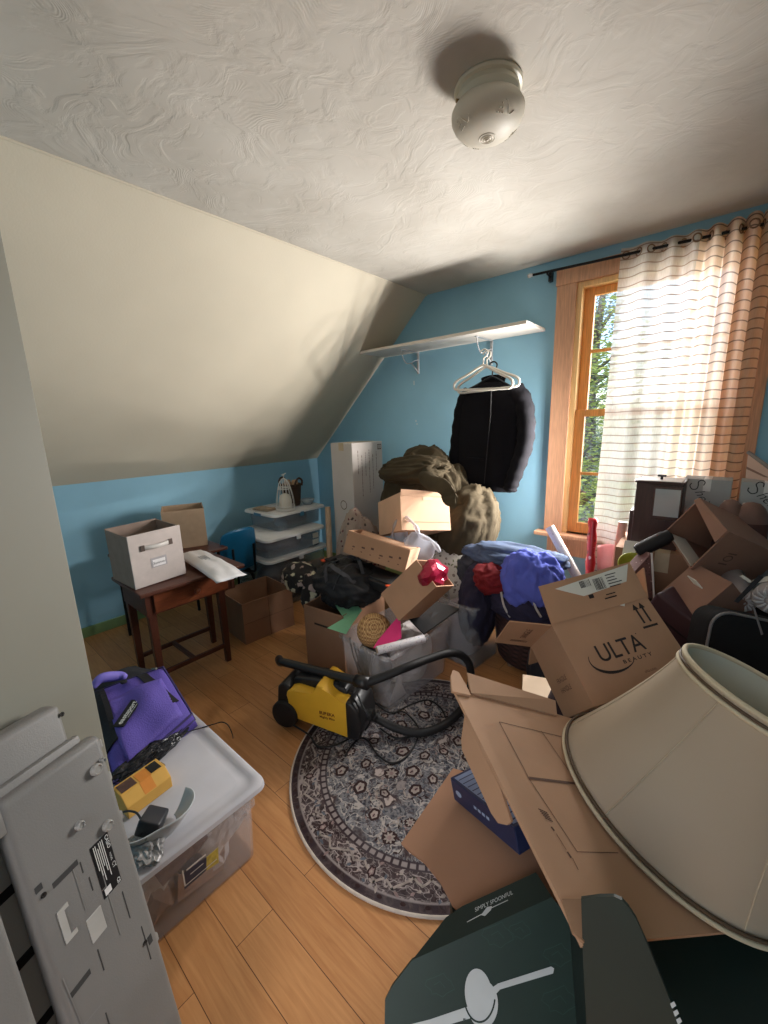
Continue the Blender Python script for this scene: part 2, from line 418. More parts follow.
def carton(t, F, w, d, h, m, th=.005, flaps=(), mflap=None, top=False, name='carton_body'):
    """open box centred on F, open towards +z of the frame; flaps: (edge, length, angle)"""
    def body(bm):
        zt = h/2 - (th if top else 0)
        bx(bm, F, -w/2, w/2, -d/2, d/2, -h/2, -h/2 + th)
        bx(bm, F, -w/2, w/2, -d/2, -d/2 + th, -h/2 + th, zt); bx(bm, F, -w/2, w/2, d/2 - th, d/2, -h/2 + th, zt)
        bx(bm, F, -w/2, -w/2 + th, -d/2 + th, d/2 - th, -h/2 + th, zt); bx(bm, F, w/2 - th, w/2, -d/2 + th, d/2 - th, -h/2 + th, zt)
        if top: bx(bm, F, -w/2, w/2, -d/2, d/2, h/2 - th, h/2)
    o = part(name, m, t, body)
    for e, L, ang in flaps:
        a = math.radians(ang)
        oy = {'front': (0, -1), 'back': (0, 1), 'left': (-1, 0), 'right': (1, 0)}[e]
        hw = (w if oy[1] else d) / 2
        c = F(oy[0] * w / 2, oy[1] * d / 2, h / 2); out = F.x * oy[0] + F.y * oy[1]
        dr = -out * math.cos(a) + F.z * math.sin(a); al = F.y * oy[0] - F.x * oy[1]
        def fl(bm, c=c, dr=dr, al=al, hw=hw, L=L):
            k = .006
            slab(bm, [c - al * hw, c + al * hw, c + al * (hw - k) + dr * L, c - al * (hw - k) + dr * L], th * .9)
        part('flap', mflap or m, t, fl)
    return o
# ================================================================== THE ROOM
XK, YB, ZC, ZK, XS = -3.427, 2.896, 2.425, 1.105, -1.993
XR, YF = 1.05, -.66
blue = mat('blue_wall_paint', (142, 188, 210), .7, .05, 3, .05, 140)
cream = mat('cream_slope_paint', (206, 196, 176), .75, .04, 2, .05, 120)
greyp = mat('grey_door_paint', (140, 138, 126), .55, .04, 2)
plaster = m_plaster()
casing_m = mat('tan_casing_wood', (206, 156, 122), .5, .16, 9, stretch=(14, 14, 1))
sash_m = mat('honey_sash_wood', (226, 156, 84), .4, .16, 9, stretch=(14, 14, 1))
white_p = mat('white_paint', (222, 220, 214), .5, .04)

struct(part('floor', m_floor(), None, lambda bm: bx(bm, W0, XK - .1, XR + .1, YF - 1.6, YB + .1, -.08, 0)))
struct(part('ceiling', plaster, None, lambda bm: bx(bm, W0, XS - .03, XR + .1, YF - .1, YB + .1, ZC, ZC + .08)))
struct(part('wall_left', blue, None, lambda bm: bx(bm, W0, XK - .08, XK, YF - .1, YB + .1, 0, ZK + .02)))
sl = Vector((XS - XK, 0, ZC - ZK)); sn = Vector((-sl.z, 0, sl.x)).normalized()
def slope(bm):
    a, b = Vector((XK, 0, ZK)) - sl * .02, Vector((XS, 0, ZC)) + sl * .02
    v = [bm.verts.new(Vector((p.x, y, p.z)) + sn * t) for t in (0, .08) for p, y in ((a, YF - .1), (b, YF - .1), (b, YB + .1), (a, YB + .1))]
    for q in ((0, 1, 2, 3), (7, 6, 5, 4), (0, 4, 5, 1), (1, 5, 6, 2), (2, 6, 7, 3), (3, 7, 4, 0)): bm.faces.new([v[i] for i in q])
struct(part('ceiling_slope', cream, None, slope))
WX0, WX1, WZ0, WZ1 = -.86, -.02, .672, 2.262       # rough opening of the window
def wb(bm):
    bx(bm, W0, XK - .1, WX0, YB, YB + .1, 0, ZC + .05); bx(bm, W0, WX1, XR + .1, YB, YB + .1, 0, ZC + .05)
    bx(bm, W0, WX0, WX1, YB, YB + .1, 0, WZ0); bx(bm, W0, WX0, WX1, YB, YB + .1, WZ1, ZC + .05)
struct(part('wall_back', blue, None, wb))
struct(part('wall_right', blue, None, lambda bm: bx(bm, W0, XR, XR + .1, YF - .1, YB + .1, 0, ZC + .05)))
def wf(bm):
    bx(bm, W0, XK - .1, -.52, YF - .1, YF, 0, ZC + .05); bx(bm, W0, .34, XR + .1, YF - .1, YF, 0, ZC + .05)
    bx(bm, W0, -.52, .34, YF - .1, YF, 2.05, ZC + .05)
struct(part('wall_front', blue, None, wf))
green_b = mat('mint_baseboard_paint', (122, 148, 100), .5, .08)
struct(part('baseboard_left', green_b, None, lambda bm: bx(bm, W0, XK, XK + .016, YF, YB, 0, .074, .003)))
struct(part('baseboard_back', green_b, None, lambda bm: bx(bm, W0, XK, XR, YB - .016, YB, 0, .074, .003)))
# thin bead where the slope meets the flat ceiling
struct(part('trim_1', cream, None, lambda bm: tube(bm, [(XS + .004, YF, ZC - .002), (XS + .004, YB, ZC - .002)], .006, 8)))
# nail holes and spackle spots on the back wall under the shelf bracket
def spots(bm):
    for px, py, h in ((414, 383, .035), (416, 421, .016), (417, 424, .012)):
        c = on_y(px, py, YB - .0008); quads(bm, Fr(c, (1, 0, 0), (0, 0, 1), (0, -1, 0)), [(-.004, .004, -h / 2, h / 2)])
struct(part('trim_2', white_p, None, spots))

# window_1: casing, stool, apron, jamb, two sashes with panes
def mk_window():
    def casing(bm):
        bx(bm, W0, -.979, WX0, YB - .022, YB, .64, 2.262, .003); bx(bm, W0, WX1, .08, YB - .022, YB, .64, 2.262, .003)
        bx(bm, W0, -.985, .086, YB - .026, YB, 2.2625, 2.362, .003)
        bx(bm, W0, -.95, .05, YB - .024, YB, .515, .639, .003)
    w = struct(part('window_1', casing_m, None, casing))
    part('window_stool', casing_m, w, lambda bm: bx(bm, W0, -1.03, .13, YB - .075, YB + .06, .645, .672, .005))
    def jamb(bm):
        bx(bm, W0, WX0, WX0 + .03, YB - .005, YB + .1, WZ0, WZ1); bx(bm, W0, WX1 - .03, WX1, YB - .005, YB + .1, WZ0, WZ1)
        bx(bm, W0, WX0 + .0305, WX1 - .0305, YB - .004, YB + .1, WZ1 - .03, WZ1)
    part('jamb', mat('pale_jamb_wood', (232, 190, 130), .45, .12, 9, stretch=(14, 14, 1)), w, jamb)
    glass = NT('window_glass'); tr = glass.n('ShaderNodeBsdfTransparent'); gl = glass.n('ShaderNodeBsdfGlossy'); gl.inputs['Roughness'].default_value = .02
    mx = glass.n('ShaderNodeMixShader'); mx.inputs[0].default_value = .05
    glass.l(tr.outputs[0], mx.inputs[1]); glass.l(gl.outputs[0], mx.inputs[2]); glass.l(mx.outputs[0], glass.out.inputs[0])
    for z0, z1, y, mz in ((WZ0 + .005, 1.50, YB + .02, 1.085), (1.455, WZ1 - .03, YB + .058, 1.86)):
        x0, x1 = WX0 + .03, WX1 - .03
        def sash(bm):
            bx(bm, W0, x0, x0 + .058, y, y + .032, z0, z1, .003); bx(bm, W0, x1 - .058, x1, y, y + .032, z0, z1, .003)
            bx(bm, W0, x0 + .0585, x1 - .0585, y + .0005, y + .0315, z1 - .045, z1 - .0005, .003); bx(bm, W0, x0 + .0585, x1 - .0585, y + .0005, y + .0315, z0 + .0005, z0 + (.07 if z0 < 1 else .045), .003)
            bx(bm, W0, x0 + .0585, x1 - .0585, y + .004, y + .028, mz - .009, mz + .009)
        s = part('sash', sash_m, w, sash)
        part('pane', glass.m, s, lambda bm: bx(bm, W0, x0 + .05, x1 - .05, y + .014, y + .018, z0 + .04, z1 - .04))
    return w
mk_window()

# door_1: the open door at the left, edge towards the room
DE = Vector((-.953, .170, 0)); DD = Vector((.459, -.888, 0)).normalized(); DN = Vector((.888, .459, 0)).normalized()
DF = Fr(DE, DD, Vector((0, 0, 1)), DN)              # x towards the hinge, y up, z out of the face we see
def door(bm): bx(bm, DF, 0, .80, .01, 2.04, -.036, 0, .002)
d = struct(part('door_1', greyp, None, door))
part('hinge', mat('brass_hinge', (150, 130, 90), .4, metal=1), d, lambda bm: [tube(bm, [DF(.802, z, .004), DF(.802, z + .09, .004)], .006, 10) for z in (.25, 1.72)])
# ceiling light
def lamp_fixture():
    F = Fr((-.69, 1.335, ZC), (1, 0, 0), (0, -1, 0), (0, 0, -1))
    t = thing('ceiling_light', 'white mushroom ceiling light with embossed frosted glass globe', 'ceiling light', F.o)
    part('canopy', mat('ivory_metal', (214, 206, 186), .35, .04), t, lambda bm: lathe(bm, F, [(.0, 0), (.098, 0), (.101, .006), (.098, .012), (.090, .015), (.092, .021), (.094, .030), (.088, .038), (.080, .052), (.080, .060), (0, .060)], 48), 'auto')
    g = part('glass_globe', mat('frosted_glass', (222, 214, 198), .5, .03, spec=.5, trans=.15), t, lambda bm: lathe(bm, F, [(.078, .044), (.088, .046), (.101, .054), (.108, .066), (.107, .080), (.099, .096), (.084, .111), (.062, .123), (.036, .130), (.014, .133), (0, .133)], 48), True)
    rel = mat('frosted_glass_relief', (214, 206, 190), .3, .03)
    for r, z in ((.024, .1315), (.016, .133), (.009, .1345)): part('embossed_ring', rel, g, lambda bm, r=r, z=z: tube(bm, [F(r * math.cos(a), r * math.sin(a), z) for a in [2 * PI * k / 24 for k in range(24)]], .0018, 6, closed=True), True)
    def emb(bm):
        lathe(bm, F, [(.007, .131), (.006, .136), (0, .138)], 12)
        pass
    if 1:
        prof = [(.108, .066), (.107, .080), (.099, .096), (.084, .111), (.062, .123)]
        def on(a, s):
            k = min(3, int(s * 4)); u = s * 4 - k; r = prof[k][0] * (1 - u) + prof[k + 1][0] * u; z = prof[k][1] * (1 - u) + prof[k + 1][1] * u
            return F(r * math.cos(a), r * math.sin(a), z + .0005)
        def spray(bm, a0):
            tube(bm, [on(a0 + .42 * q - .2, .62 + .16 * math.sin(q * 5)) for q in [k / 12 for k in range(13)]], .0013, 5)
            for i in range(3):
                for j in range(i + 1):
                    p = on(a0 + .10 * (j - i / 2) + .3, .55 + .12 * i); lathe(bm, Fr(p, F.x, F.y, F.z), [(.0, -.003), (.0035, 0), (0, .003)], 8, False)
        for a0 in (.35, 1.92, 3.5, 5.05): part('embossed_spray', rel, g, lambda bm, a0=a0: spray(bm, a0), True)
    part('embossed_boss', rel, g, emb, True)
    part('thumb_screw', mat('dull_brass', (140, 118, 80), .4, metal=1), t, lambda bm: tube(bm, [F(-.05, .065, .045), F(-.062, .08, .045)], .005, 10))
lamp_fixture()

# curtain rod, curtain
YR = YB - .085
rodL, rodR = on_y(533, 275, YR), on_y(690, 240.5, YR)
rodR = rodL + (rodR - rodL).normalized() * 1.62
rodR.y = YR; ROD = lambda s: rodL + (rodR - rodL) * s
def rod():
    t = thing('curtain_rod', 'thin black curtain rod with a clear finial over the window', 'curtain rod', ROD(.5))
    dk = mat('black_rod_metal', (30, 28, 30), .35, .1, metal=.6)
    part('pole', dk, t, lambda bm: tube(bm, [rodL, rodR], .0075, 14))
    for p, s in ((rodL, -1), (rodR, 1)):
        def fin(bm, p=p, s=s):
            F = Fr(p, (0, 1, 0), (0, 0, 1), (s, 0, 0)); lathe(bm, F, [(.009, 0), (.012, .004), (.009, .01), (.013, .016), (.014, .026), (.009, .034), (0, .036)], 18)
        part('finial', mat('silver_finial', (200, 200, 200), .25, metal=.5), t, fin, True)
    for s in (.055, .94):
        def brk(bm, s=s):
            p = ROD(s); tube(bm, [p + Vector((0, 0, -.012)), p + Vector((0, .03, -.014)), Vector((p.x, YB - .028, p.z - .014))], .005, 8); bx(bm, Fr((p.x, YB - .03, p.z - .014)), -.010, .010, -.002, .03, -.028, .028)
            tube(bm, cr([p + Vector((0, -.012, .002)), p + Vector((0, -.004, -.012)), p + Vector((0, .012, -.006))], 4), .004, 8)
        part('bracket', dk, t, brk)
rod()
def curtain():
    xl, xr = -.615, .035
    # folds: the free left end hangs nearly flat, the right end is bunched
    def P(u, v):
        z = 2.425 + .0 - v * 1.985
        g = .60 * u ** .82 + .40 * (1 - (1 - u) ** 1.7) if u < 1 else 1
        spread = (1 - .10 * math.sin(min(1, v * 1.3) * PI / 2) * (1 - u))
        x = xr - (xr - xl) * (1 - u) * (1 + .055 * v * (1 - u))
        bunch = max(0, (u - .48) / .52)
        amp = .020 + .032 * bunch
        ph = 2 * PI * (3.1 * u + 4.2 * u * u) + .25 * math.sin(v * 4 + u * 9) * v
        y = YR + amp * math.sin(ph) + .012 * math.sin(ph * .5 + v * 3 + 1) * v
        x += .012 * math.cos(ph) * bunch - .04 * bunch * (1 - bunch) * v
        zr = ROD((x - rodL.x) / (rodR.x - rodL.x)).z
        if v < .025: z = zr + .036 + .022 * bunch - v * .4 * (1 + .6 * bunch)
        else: z = zr + .026 - (v - .025) * (zr + .026 - .44) / .975 + .010 * math.sin(ph * .5 + 2) * (1 - v)
        y = min(y, YB - .034)
        return (x, y, z)
    c = solo('curtain', m_curtain(), 'sheer cream striped grommet curtain drawn across the sunny window', 'curtain', (-.29, YR, 2.4), lambda bm: surf(bm, P, 200, 90), smooth=True)
    c.data.materials.append(m_curtain('gathered_glow_curtain_cloth', (244, 216, 190), (252, 230, 208), .10, .78))  # peach tint puts the warm backlit glow into the cloth colour
    for k, p in enumerate(c.data.polygons):          # the bunched, doubled right half takes the glow-tinted cloth
        if (k // 90) / 200 > .52 + .06 * ((k % 90) / 90 - .3) * -1.5: p.material_index = 1
    gm = mat('bronze_grommet', (150, 120, 96), .35, metal=.8)
    for u in (.035, .135, .225, .31, .44, .53, .62, .70, .78, .86, .93):
        def ring(bm, u=u):
            p = Vector(P(u, .02)); q = Vector(P(min(1, u + .02), .02)) - Vector(P(max(0, u - .02), .02)); q.z = 0; q.normalize()
            c0 = Vector((p.x, p.y, ROD((p.x - rodL.x) / (rodR.x - rodL.x)).z))
            tube(bm, [c0 + q * .019 * math.cos(a) + Vector((0, 0, .019 * math.sin(a))) for a in [2 * PI * k / 20 for k in range(20)]], .0035, 8, closed=True)
        part('grommet', gm, c, ring, True)
curtain()

# outdoors: lawn and trees beyond the glass
lawn = mat('sunny_lawn_grass', (120, 150, 80), .9, .3, 2)
solo('lawn', lawn, 'sunny green lawn outside below the window', 'lawn', (0, 14, -2.75), lambda bm: surf(bm, lambda u, v: (-16 + 28 * u, 3.6 + 26 * v, -2.78 + .03 * noise.noise(Vector((u * 9, v * 9, 0)))), 40, 40), smooth=True, kind='stuff')
def tree(x, y, zb, h, r, seed, label, leafc, n=9000):
    rnd = random.Random(seed)
    t = thing('tree', label, 'tree', (x, y, zb), 'trees outside the window')
    bark = mat('grey_bark', (96, 84, 74), .9, .25, 8)
    tips = []
    def wood(bm):
        tube(bm, cr([(x, y, zb), (x + .06, y, zb + h * .35), (x - .08, y + .1, zb + h * .65), (x + .05, y, zb + h * .95)], 5), [.20 - .009 * i for i in range(16)], 10)
        for k in range(16):
            a = rnd.uniform(0, 2 * PI); z0 = zb + h * rnd.uniform(.25, .85); L = r * rnd.uniform(.6, 1.0)
            e = Vector((x + math.cos(a) * L, y + math.sin(a) * L, z0 + rnd.uniform(.2, 1.0))); mid = Vector((x, y, z0)).lerp(e, .5) + Vector((0, 0, .15))
            tube(bm, cr([(x, y, z0), mid, e], 4), [.055 - .005 * i for i in range(9)], 6); tips.append(e); tips.append(mid)
    part('trunk', bark, t, wood, True)
    def leaves(bm):
        for k in range(n):
            c = rnd.choice(tips) + Vector((rnd.gauss(0, .38), rnd.gauss(0, .38), rnd.gauss(0, .36)))
            s = rnd.uniform(.03, .055); q = Matrix.Rotation(rnd.uniform(0, 6.3), 3, 'Z') @ Matrix.Rotation(rnd.uniform(-1, 1), 3, 'X')
            bm.faces.new([bm.verts.new(c + q @ Vector(p) * s) for p in ((-1, 0, 0), (-.2, -.55, .1), (1, 0, 0), (-.2, .55, .1))])
    part('foliage', mat(leafc, {'leaf_green': (126, 156, 92), 'leaf_yellow': (168, 178, 96), 'leaf_grey': (140, 152, 138)}[leafc], .7, .35, 3, trans=.4), t, leaves)
tree(-2.0, 7.0, -2.74, 5.2, 1.1, 3, 'yellow green tree close outside the window', 'leaf_yellow')
tree(-2.9, 11.6, -2.74, 7.6, 1.5, 5, 'grey green tree standing farther behind on the lawn', 'leaf_grey')
tree(-5.2, 17.0, -2.74, 9.0, 2.0, 9, 'tall mid green tree at the far side of the lawn', 'leaf_green')

# ================================================================== THE BACK WALL: shelf, brackets, hangers, jacket
def shelf():
    ZS = 2.012
    t = thing('wall_shelf', 'long white wall shelf running into the sloped ceiling', 'shelf', (-1.75, YB - .16, ZS))
    white = mat('white_shelf_paint', (216, 208, 198), .5, .05)
    def brd(bm):
        xe = XK + (ZS - ZK) / sl.z * sl.x            # where the slope cuts the shelf
        bx(bm, W0, xe + .012, -1.045, 2.575, YB - .002, ZS, ZS + .02, .002)
    part('board', white, t, brd)
    wire = mat('white_bracket_metal', (190, 190, 192), .4, .08, metal=.3)
    for x in (-2.075, -1.425):
        def br(bm, x=x):
            bx(bm, W0, x - .011, x + .011, YB - .006, YB - .001, ZS - .17, ZS - .004, .002)
            bx(bm, W0, x - .011, x + .011, YB - .24, YB - .001, ZS - .007, ZS - .001, .002)
            tube(bm, cr([(x, YB - .006, ZS - .155), (x, YB - .05, ZS - .125), (x, YB - .10, ZS - .095), (x, YB - .16, ZS - .10), (x, YB - .205, ZS - .065), (x, YB - .228, ZS - .006)], 6), .004, 8)
            tube(bm, cr([(x, YB - .006, ZS - .06), (x, YB - .06, ZS - .075), (x, YB - .10, ZS - .095)], 5), .0035, 8)
        part('bracket', wire, t, br, True)
    return t
shelf()

def hanger_pts(F, w=.21, drop=.105):
    """closed triangular plastic hanger outline in a frame: x across, z up, hook root at the origin"""
    return [F(0, 0, 0), F(.035, 0, -.012), F(w * .55, 0, -drop * .52), F(w * .9, 0, -drop * .85), F(w, 0, -drop - .012), F(w * .93, 0, -drop - .042), F(w * .5, 0, -drop - .045), F(0, 0, -drop - .046),
            F(-w * .5, 0, -drop - .045), F(-w * .93, 0, -drop - .042), F(-w, 0, -drop - .012), F(-w * .9, 0, -drop * .85), F(-w * .55, 0, -drop * .52), F(-.035, 0, -.012)]
def hanger(F, m, name, label, group):
    t = thing(name, label, 'hanger', F.o, group)
    part('frame', m, t, lambda bm: tube(bm, cr(hanger_pts(F), 5, True), .0085, 10, closed=True), True)
    def hook(bm):
        tube(bm, cr([F(0, 0, -.006), F(0, 0, .035), F(.004, 0, .05), F(.024, 0, .062), F(.026, 0, .085), F(.006, 0, .10), F(-.018, 0, .092), F(-.022, 0, .078)], 6), .005, 8)
    part('hook', m, t, hook, True)
    return t
HY = 2.615
whitepl = mat('ivory_hanger_plastic', (214, 208, 196), .35, .05)
FH = yaw((-1.335, HY - .02, 1.805), .03).turn('y', .04)
hanger(FH, whitepl, 'clothes_hanger', 'front one of two white plastic hangers under the shelf bracket', 'white hangers on the bracket')
hanger(yaw((-1.325, HY + .015, 1.80), .14).turn('y', -.05), whitepl, 'clothes_hanger', 'rear white plastic hanger tucked behind the front one', 'white hangers on the bracket')
blk_h = mat('black_hanger_plastic', (24, 24, 26), .4)
FJ = yaw((-1.315, HY + .075, 1.735), .12).turn('y', .05)
hanger(FJ, blk_h, 'clothes_hanger', 'black plastic hanger carrying the black jacket', None)
def jacket():
    cloth = mat('black_jacket_cloth', (21, 20, 24), .92, .2, 5, .25, 30, spec=.15)
    t = thing('jacket', 'black zip jacket hanging under the white shelf', 'jacket', FJ.o)
    F = FJ
    rows = [(-.035, .07, .05), (-.07, .13, .06), (-.11, .185, .065), (-.16, .215, .07), (-.26, .222, .072), (-.40, .226, .070), (-.55, .226, .068), (-.70, .224, .066), (-.775, .220, .06)]
    def body(bm):
        rings = []
        seg = 40
        for k, (z, a, b) in enumerate(rows):
            ring = []
            for q in range(seg):
                an = 2 * PI * q / seg; ca, sa = math.cos(an), math.sin(an)
                fold = .010 * math.sin(an * 7 + z * 5) * min(1, abs(z) * 2) + .008 * noise.noise(Vector((ca * 3, sa * 3, z * 7)))
                x = a * math.copysign(abs(ca) ** .8, ca) - .03 * (-z) ; y = (b + fold) * math.copysign(abs(sa) ** .7, sa)
                zz = z - (.05 if k == len(rows) - 1 and ca < -.1 else 0) * min(1, -ca * 1.5)
                ring.append(bm.verts.new(F(x, y + .02, zz)))
            rings.append(ring)
        for A, C in zip(rings, rings[1:]):
            for q in range(seg): bm.faces.new((A[q], A[(q + 1) % seg], C[(q + 1) % seg], C[q]))
        bm.faces.new(rings[0][::-1]); bm.faces.new(rings[-1])
    part('body', cloth, t, body, True)
    def sleeve(sgn):
        def f(bm):
            if sgn > 0: pts = [F(.15, .02, -.085), F(.215, .015, -.16), F(.255, .0, -.30), F(.262, -.015, -.44), F(.235, -.03, -.58), F(.205, -.035, -.70), F(.195, -.035, -.755)]
            else: pts = [F(-.15, .03, -.10), F(-.20, .03, -.18), F(-.225, .03, -.34), F(-.235, .02, -.50), F(-.245, .01, -.66), F(-.25, .01, -.78)]
            P = cr(pts, 6); n = len(P); tube(bm, P, [.066 - .022 * i / n + .004 * math.sin(i * 1.7) for i in range(n)], 16)
        return f
    part('sleeve', cloth, t, sleeve(1), True); part('sleeve', cloth, t, sleeve(-1), True)
    def collar(bm):
        surf(bm, lambda u, v: F((.075 + .012 * v) * math.cos(PI * (1.15 * u - .08)), .03 + (.05 + .012 * v) * math.sin(PI * (1.15 * u - .08)), -.04 + .062 * v * (.55 + .45 * math.sin(PI * u))), 24, 5, .01)
    part('collar', cloth, t, collar, True)
    part('zip', mat('dark_zip_metal', (34, 33, 35), .6), t, lambda bm: tube(bm, cr([F(.02, -.058, -.08), F(.03, -.066, -.25), F(.025, -.062, -.5), F(.02, -.06, -.72)], 6), .0035, 6))
    part('pocket_flap', cloth, t, lambda bm: bx(bm, F, -.12, .0, -.064, -.05, -.56, -.545, .002))
jacket()
# ================================================================== LEFT FOREGROUND: keyboard on the door, tote with its load
KX, KY, KZ = Vector((-.445, .893, -.072)).normalized(), Vector((-.209, -.026, .978)).normalized(), Vector((.871, .45, .198)).normalized()
KF = Fr((-.826, .144, .911), KX, KY, KZ)              # origin: top right corner of the underside; x right, y up, z towards the room
def keyboard():
    g = mat('grey_keyboard_plastic', (122, 120, 117), .5, .05, 6, .08, 400)
    dk = mat('dark_slot_plastic', (20, 20, 21), .9, .2, spec=.1)
    md = mat('seam_grey_plastic', (128, 127, 125), .5)  # plain grey of the case seams
    t = thing('electronic_keyboard', 'grey electronic keyboard stood on end against the open door, underside out', 'keyboard', KF(-.18, -.93, -.03))
    def case(bm):                                   # upper shell behind, stepped end
        bx(bm, KF, -.375, -.028, -.925, .078, -.075, -.034, .010, 3)
        bx(bm, KF, -.38, -.02, -.93, .012, -.036, -.022, .004)
    part('top_case', g, t, case, 'auto')
    def bottom(bm):
        bx(bm, KF, -.165, 0, -.93, 0, -.030, 0, .012, 4)
        bx(bm, KF, -.385, -.192, -.93, 0, -.030, 0, .010, 4)
        bx(bm, KF, -.20, -.16, -.045, -.004, -.030, -.002, .003)
        bx(bm, KF, -.20, -.16, -.93, -.88, -.030, -.002, .003)
    bt = part('bottom_case', g, t, bottom, 'auto')
    def rec(bm):
        bx(bm, KF, -.196, -.16, -.9, -.03, -.034, -.026)
        for k in range(7): bx(bm, KF, -.194, -.163, -.14 - k * .105, -.125 - k * .105, -.03, -.020, .002)
    part('recess', dk, t, rec)
    sg = mat('slot_grey', (58, 58, 58), .7)
    for x, y, w, h in ((-.111, -.166, .040, .009), (-.134, -.336, .032, .009), (-.148, -.150, .010, .010), (-.018, -.408, .008, .016)): part('slot', sg, bt, lambda bm, x=x, y=y, w=w, h=h: bx(bm, KF, x - w/2, x + w/2, y - h/2, y + h/2, -.002, .0006))
    for x, y0, y1 in ((-.04, -.335, -.281), (-.026, -.44, -.37), (-.100, -.36, -.32), (-.115, -.52, -.42), (-.088, -.19, -.170), (-.082, -.230, -.205)): part('slit', sg, bt, lambda bm, x=x, y0=y0, y1=y1: bx(bm, KF, x - .0008, x + .0008, y0, y1, -.001, .0005))
    def seams(bm):
        for ln in ([(-.10, -.17), (-.10, -.245), (-.062, -.245)], [(-.062, -.215), (-.062, -.34)], [(-.165 + .012, -.30), (-.148, -.395), (-.118, -.40)], [(-.10, -.2), (-.07, -.2)]):
            ribbons(bm, KF, [ln], .0016, .0007)
    part('seam', md, bt, seams)
    for x, y, r in ((-.026, -.052, .010), (-.034, -.155, .009), (-.075, -.115, .007), (-.012, -.045, .004)):
        part('rubber_foot' if r > .008 else 'screw_boss', mat('pale_grey_plastic', (150, 148, 144), .5), bt, lambda bm, x=x, y=y, r=r: lathe(bm, KF.at(x, y, 0), [(r, -.001), (r, .006), (r * .75, .009), (r * .6, .007), (0, .007)], 18))
    for x, y in ((-.072, -.113), (-.03, .058), (-.145, -.165), (-.028, -.402), (-.028, -.055)):
        part('screw', mat('screw_steel', (60, 58, 56), .4, metal=.6), bt, lambda bm, x=x, y=y: lathe(bm, KF.at(x, y, .0 if y < 0 else -.034), [(.004, 0), (.004, .0016), (.0025, .0016), (.0015, .0005), (0, .0005)], 12))
    for y in (-.02, -.085, -.165, -.425):
        part('side_clip', mat('pale_grey_plastic', (150, 148, 144), .5), bt, lambda bm, y=y: bx(bm, KF, -.006, .0015, y - .008, y + .008, -.014, -.004, .002))
    part('cover_plate', mat('pale_cover_plastic', (170, 168, 163), .5), bt, lambda bm: bx(bm, KF, -.104, -.078, -.305, -.262, -.001, .0012, .001))
    def pc(bm):
        bx(bm, KF, -.137, -.127, -.262, -.206, -.001, .0012); bx(bm, KF, -.137, -.118, -.262, -.255, -.001, .0014); bx(bm, KF, -.137, -.120, -.213, -.206, -.001, .0014)
    part('clip_plate', mat('pale_cover_plastic', (170, 168, 163), .5), bt, pc)
    lb = part('rating_label', mat('black_label', (20, 20, 22), .5), t, lambda bm: bx(bm, KF, -.070, -.036, -.262, -.165, 0, .0006))
    TF = Fr(KF(0, 0, .0008), -KY, KX, KZ)            # text reads down the keyboard
    def txt(bm):
        f = TF.at(.167, -.0435); letter(bm, f, 'CASIO', .0085, cx=False, bold=.0001)
        letter(bm, TF.at(.200, -.0435), 'MODEL', .0045, cx=False); letter(bm, TF.at(.219, -.0435), 'CT', .0085, cx=False)
        letter(bm, TF.at(.251, -.0435), 'CE', .008, cx=False, bold=.0001)
        for i in range(6): quads(bm, TF, [(.168 + .008 * (i == 3), .236 - .012 * (i % 3), -.0485 - i * .0032 - .0013, -.0485 - i * .0032)])
        quads(bm, TF, [(.247, .259, -.067, -.055)])
    part('lettering', mat('label_white_ink', (214, 214, 212), .6), lb, txt)
keyboard()

def tub(t, F, w, d, h, m, th=.004, taper=.94, rim=.012, name='tub_body', r=.03):
    """tapered plastic tub with rounded corners and a rolled rim; base centred on F"""
    def loop(k, W, D, rr, z):
        out = []
        for sx, sy, a0 in ((1, 1, 0), (-1, 1, PI/2), (-1, -1, PI), (1, -1, 3*PI/2)):
            for j in range(5): a = a0 + PI/2 * j / 4; out.append(F(sx * (W/2 - rr) + rr * math.cos(a), sy * (D/2 - rr) + rr * math.sin(a), z))
        return out
    def body(bm):
        prof = [(taper, 0), (taper + .01, .006), (.99, h - .03), (1, h - .012)]
        rings = [loop(0, w * k, d * k, r, z) for k, z in prof] + [loop(0, w + 2 * rim, d + 2 * rim, r + rim, h - .012), loop(0, w + 2 * rim, d + 2 * rim, r + rim, h)]
        rings += [loop(0, w - 2 * th, d - 2 * th, r, h), loop(0, w * taper - 2 * th, d * taper - 2 * th, r, th)]
        V = [[bm.verts.new(p) for p in L] for L in rings]
        for A, C in zip(V, V[1:]):
            for i in range(20): bm.faces.new((A[i], A[(i + 1) % 20], C[(i + 1) % 20], C[i]))
        bm.faces.new(V[0][::-1]); bm.faces.new(V[-1])
    return part(name, m, t, body, 'auto')
def tub_lid(t, F, w, d, m, z, th=.018, r=.035, ridge=.014, name='lid'):
    def loop(W, D, rr, zz):
        out = []
        for sx, sy, a0 in ((1, 1, 0), (-1, 1, PI/2), (-1, -1, PI), (1, -1, 3*PI/2)):
            for j in range(6): a = a0 + PI/2 * j / 5; out.append(F(sx * (W/2 - rr) + rr * math.cos(a), sy * (D/2 - rr) + rr * math.sin(a), zz))
        return out
    def body(bm):
        L = [loop(w, d, r, z - th), loop(w + .004, d + .004, r, z - th), loop(w, d, r, z - .004), loop(w - .01, d - .01, r, z), loop(w - .045, d - .045, r, z), loop(w - .06, d - .06, r, z - .005), loop(w - .11, d - .11, r, z - .005), loop(w - .12, d - .12, r, z - .002)]
        V = [[bm.verts.new(p) for p in q] for q in L]
        for A, C in zip(V, V[1:]):
            for i in range(24): bm.faces.new((A[i], A[(i + 1) % 24], C[(i + 1) % 24], C[i]))
        bm.faces.new(V[0][::-1]); bm.faces.new(V[-1])
    return part(name, m, t, body, 'auto')
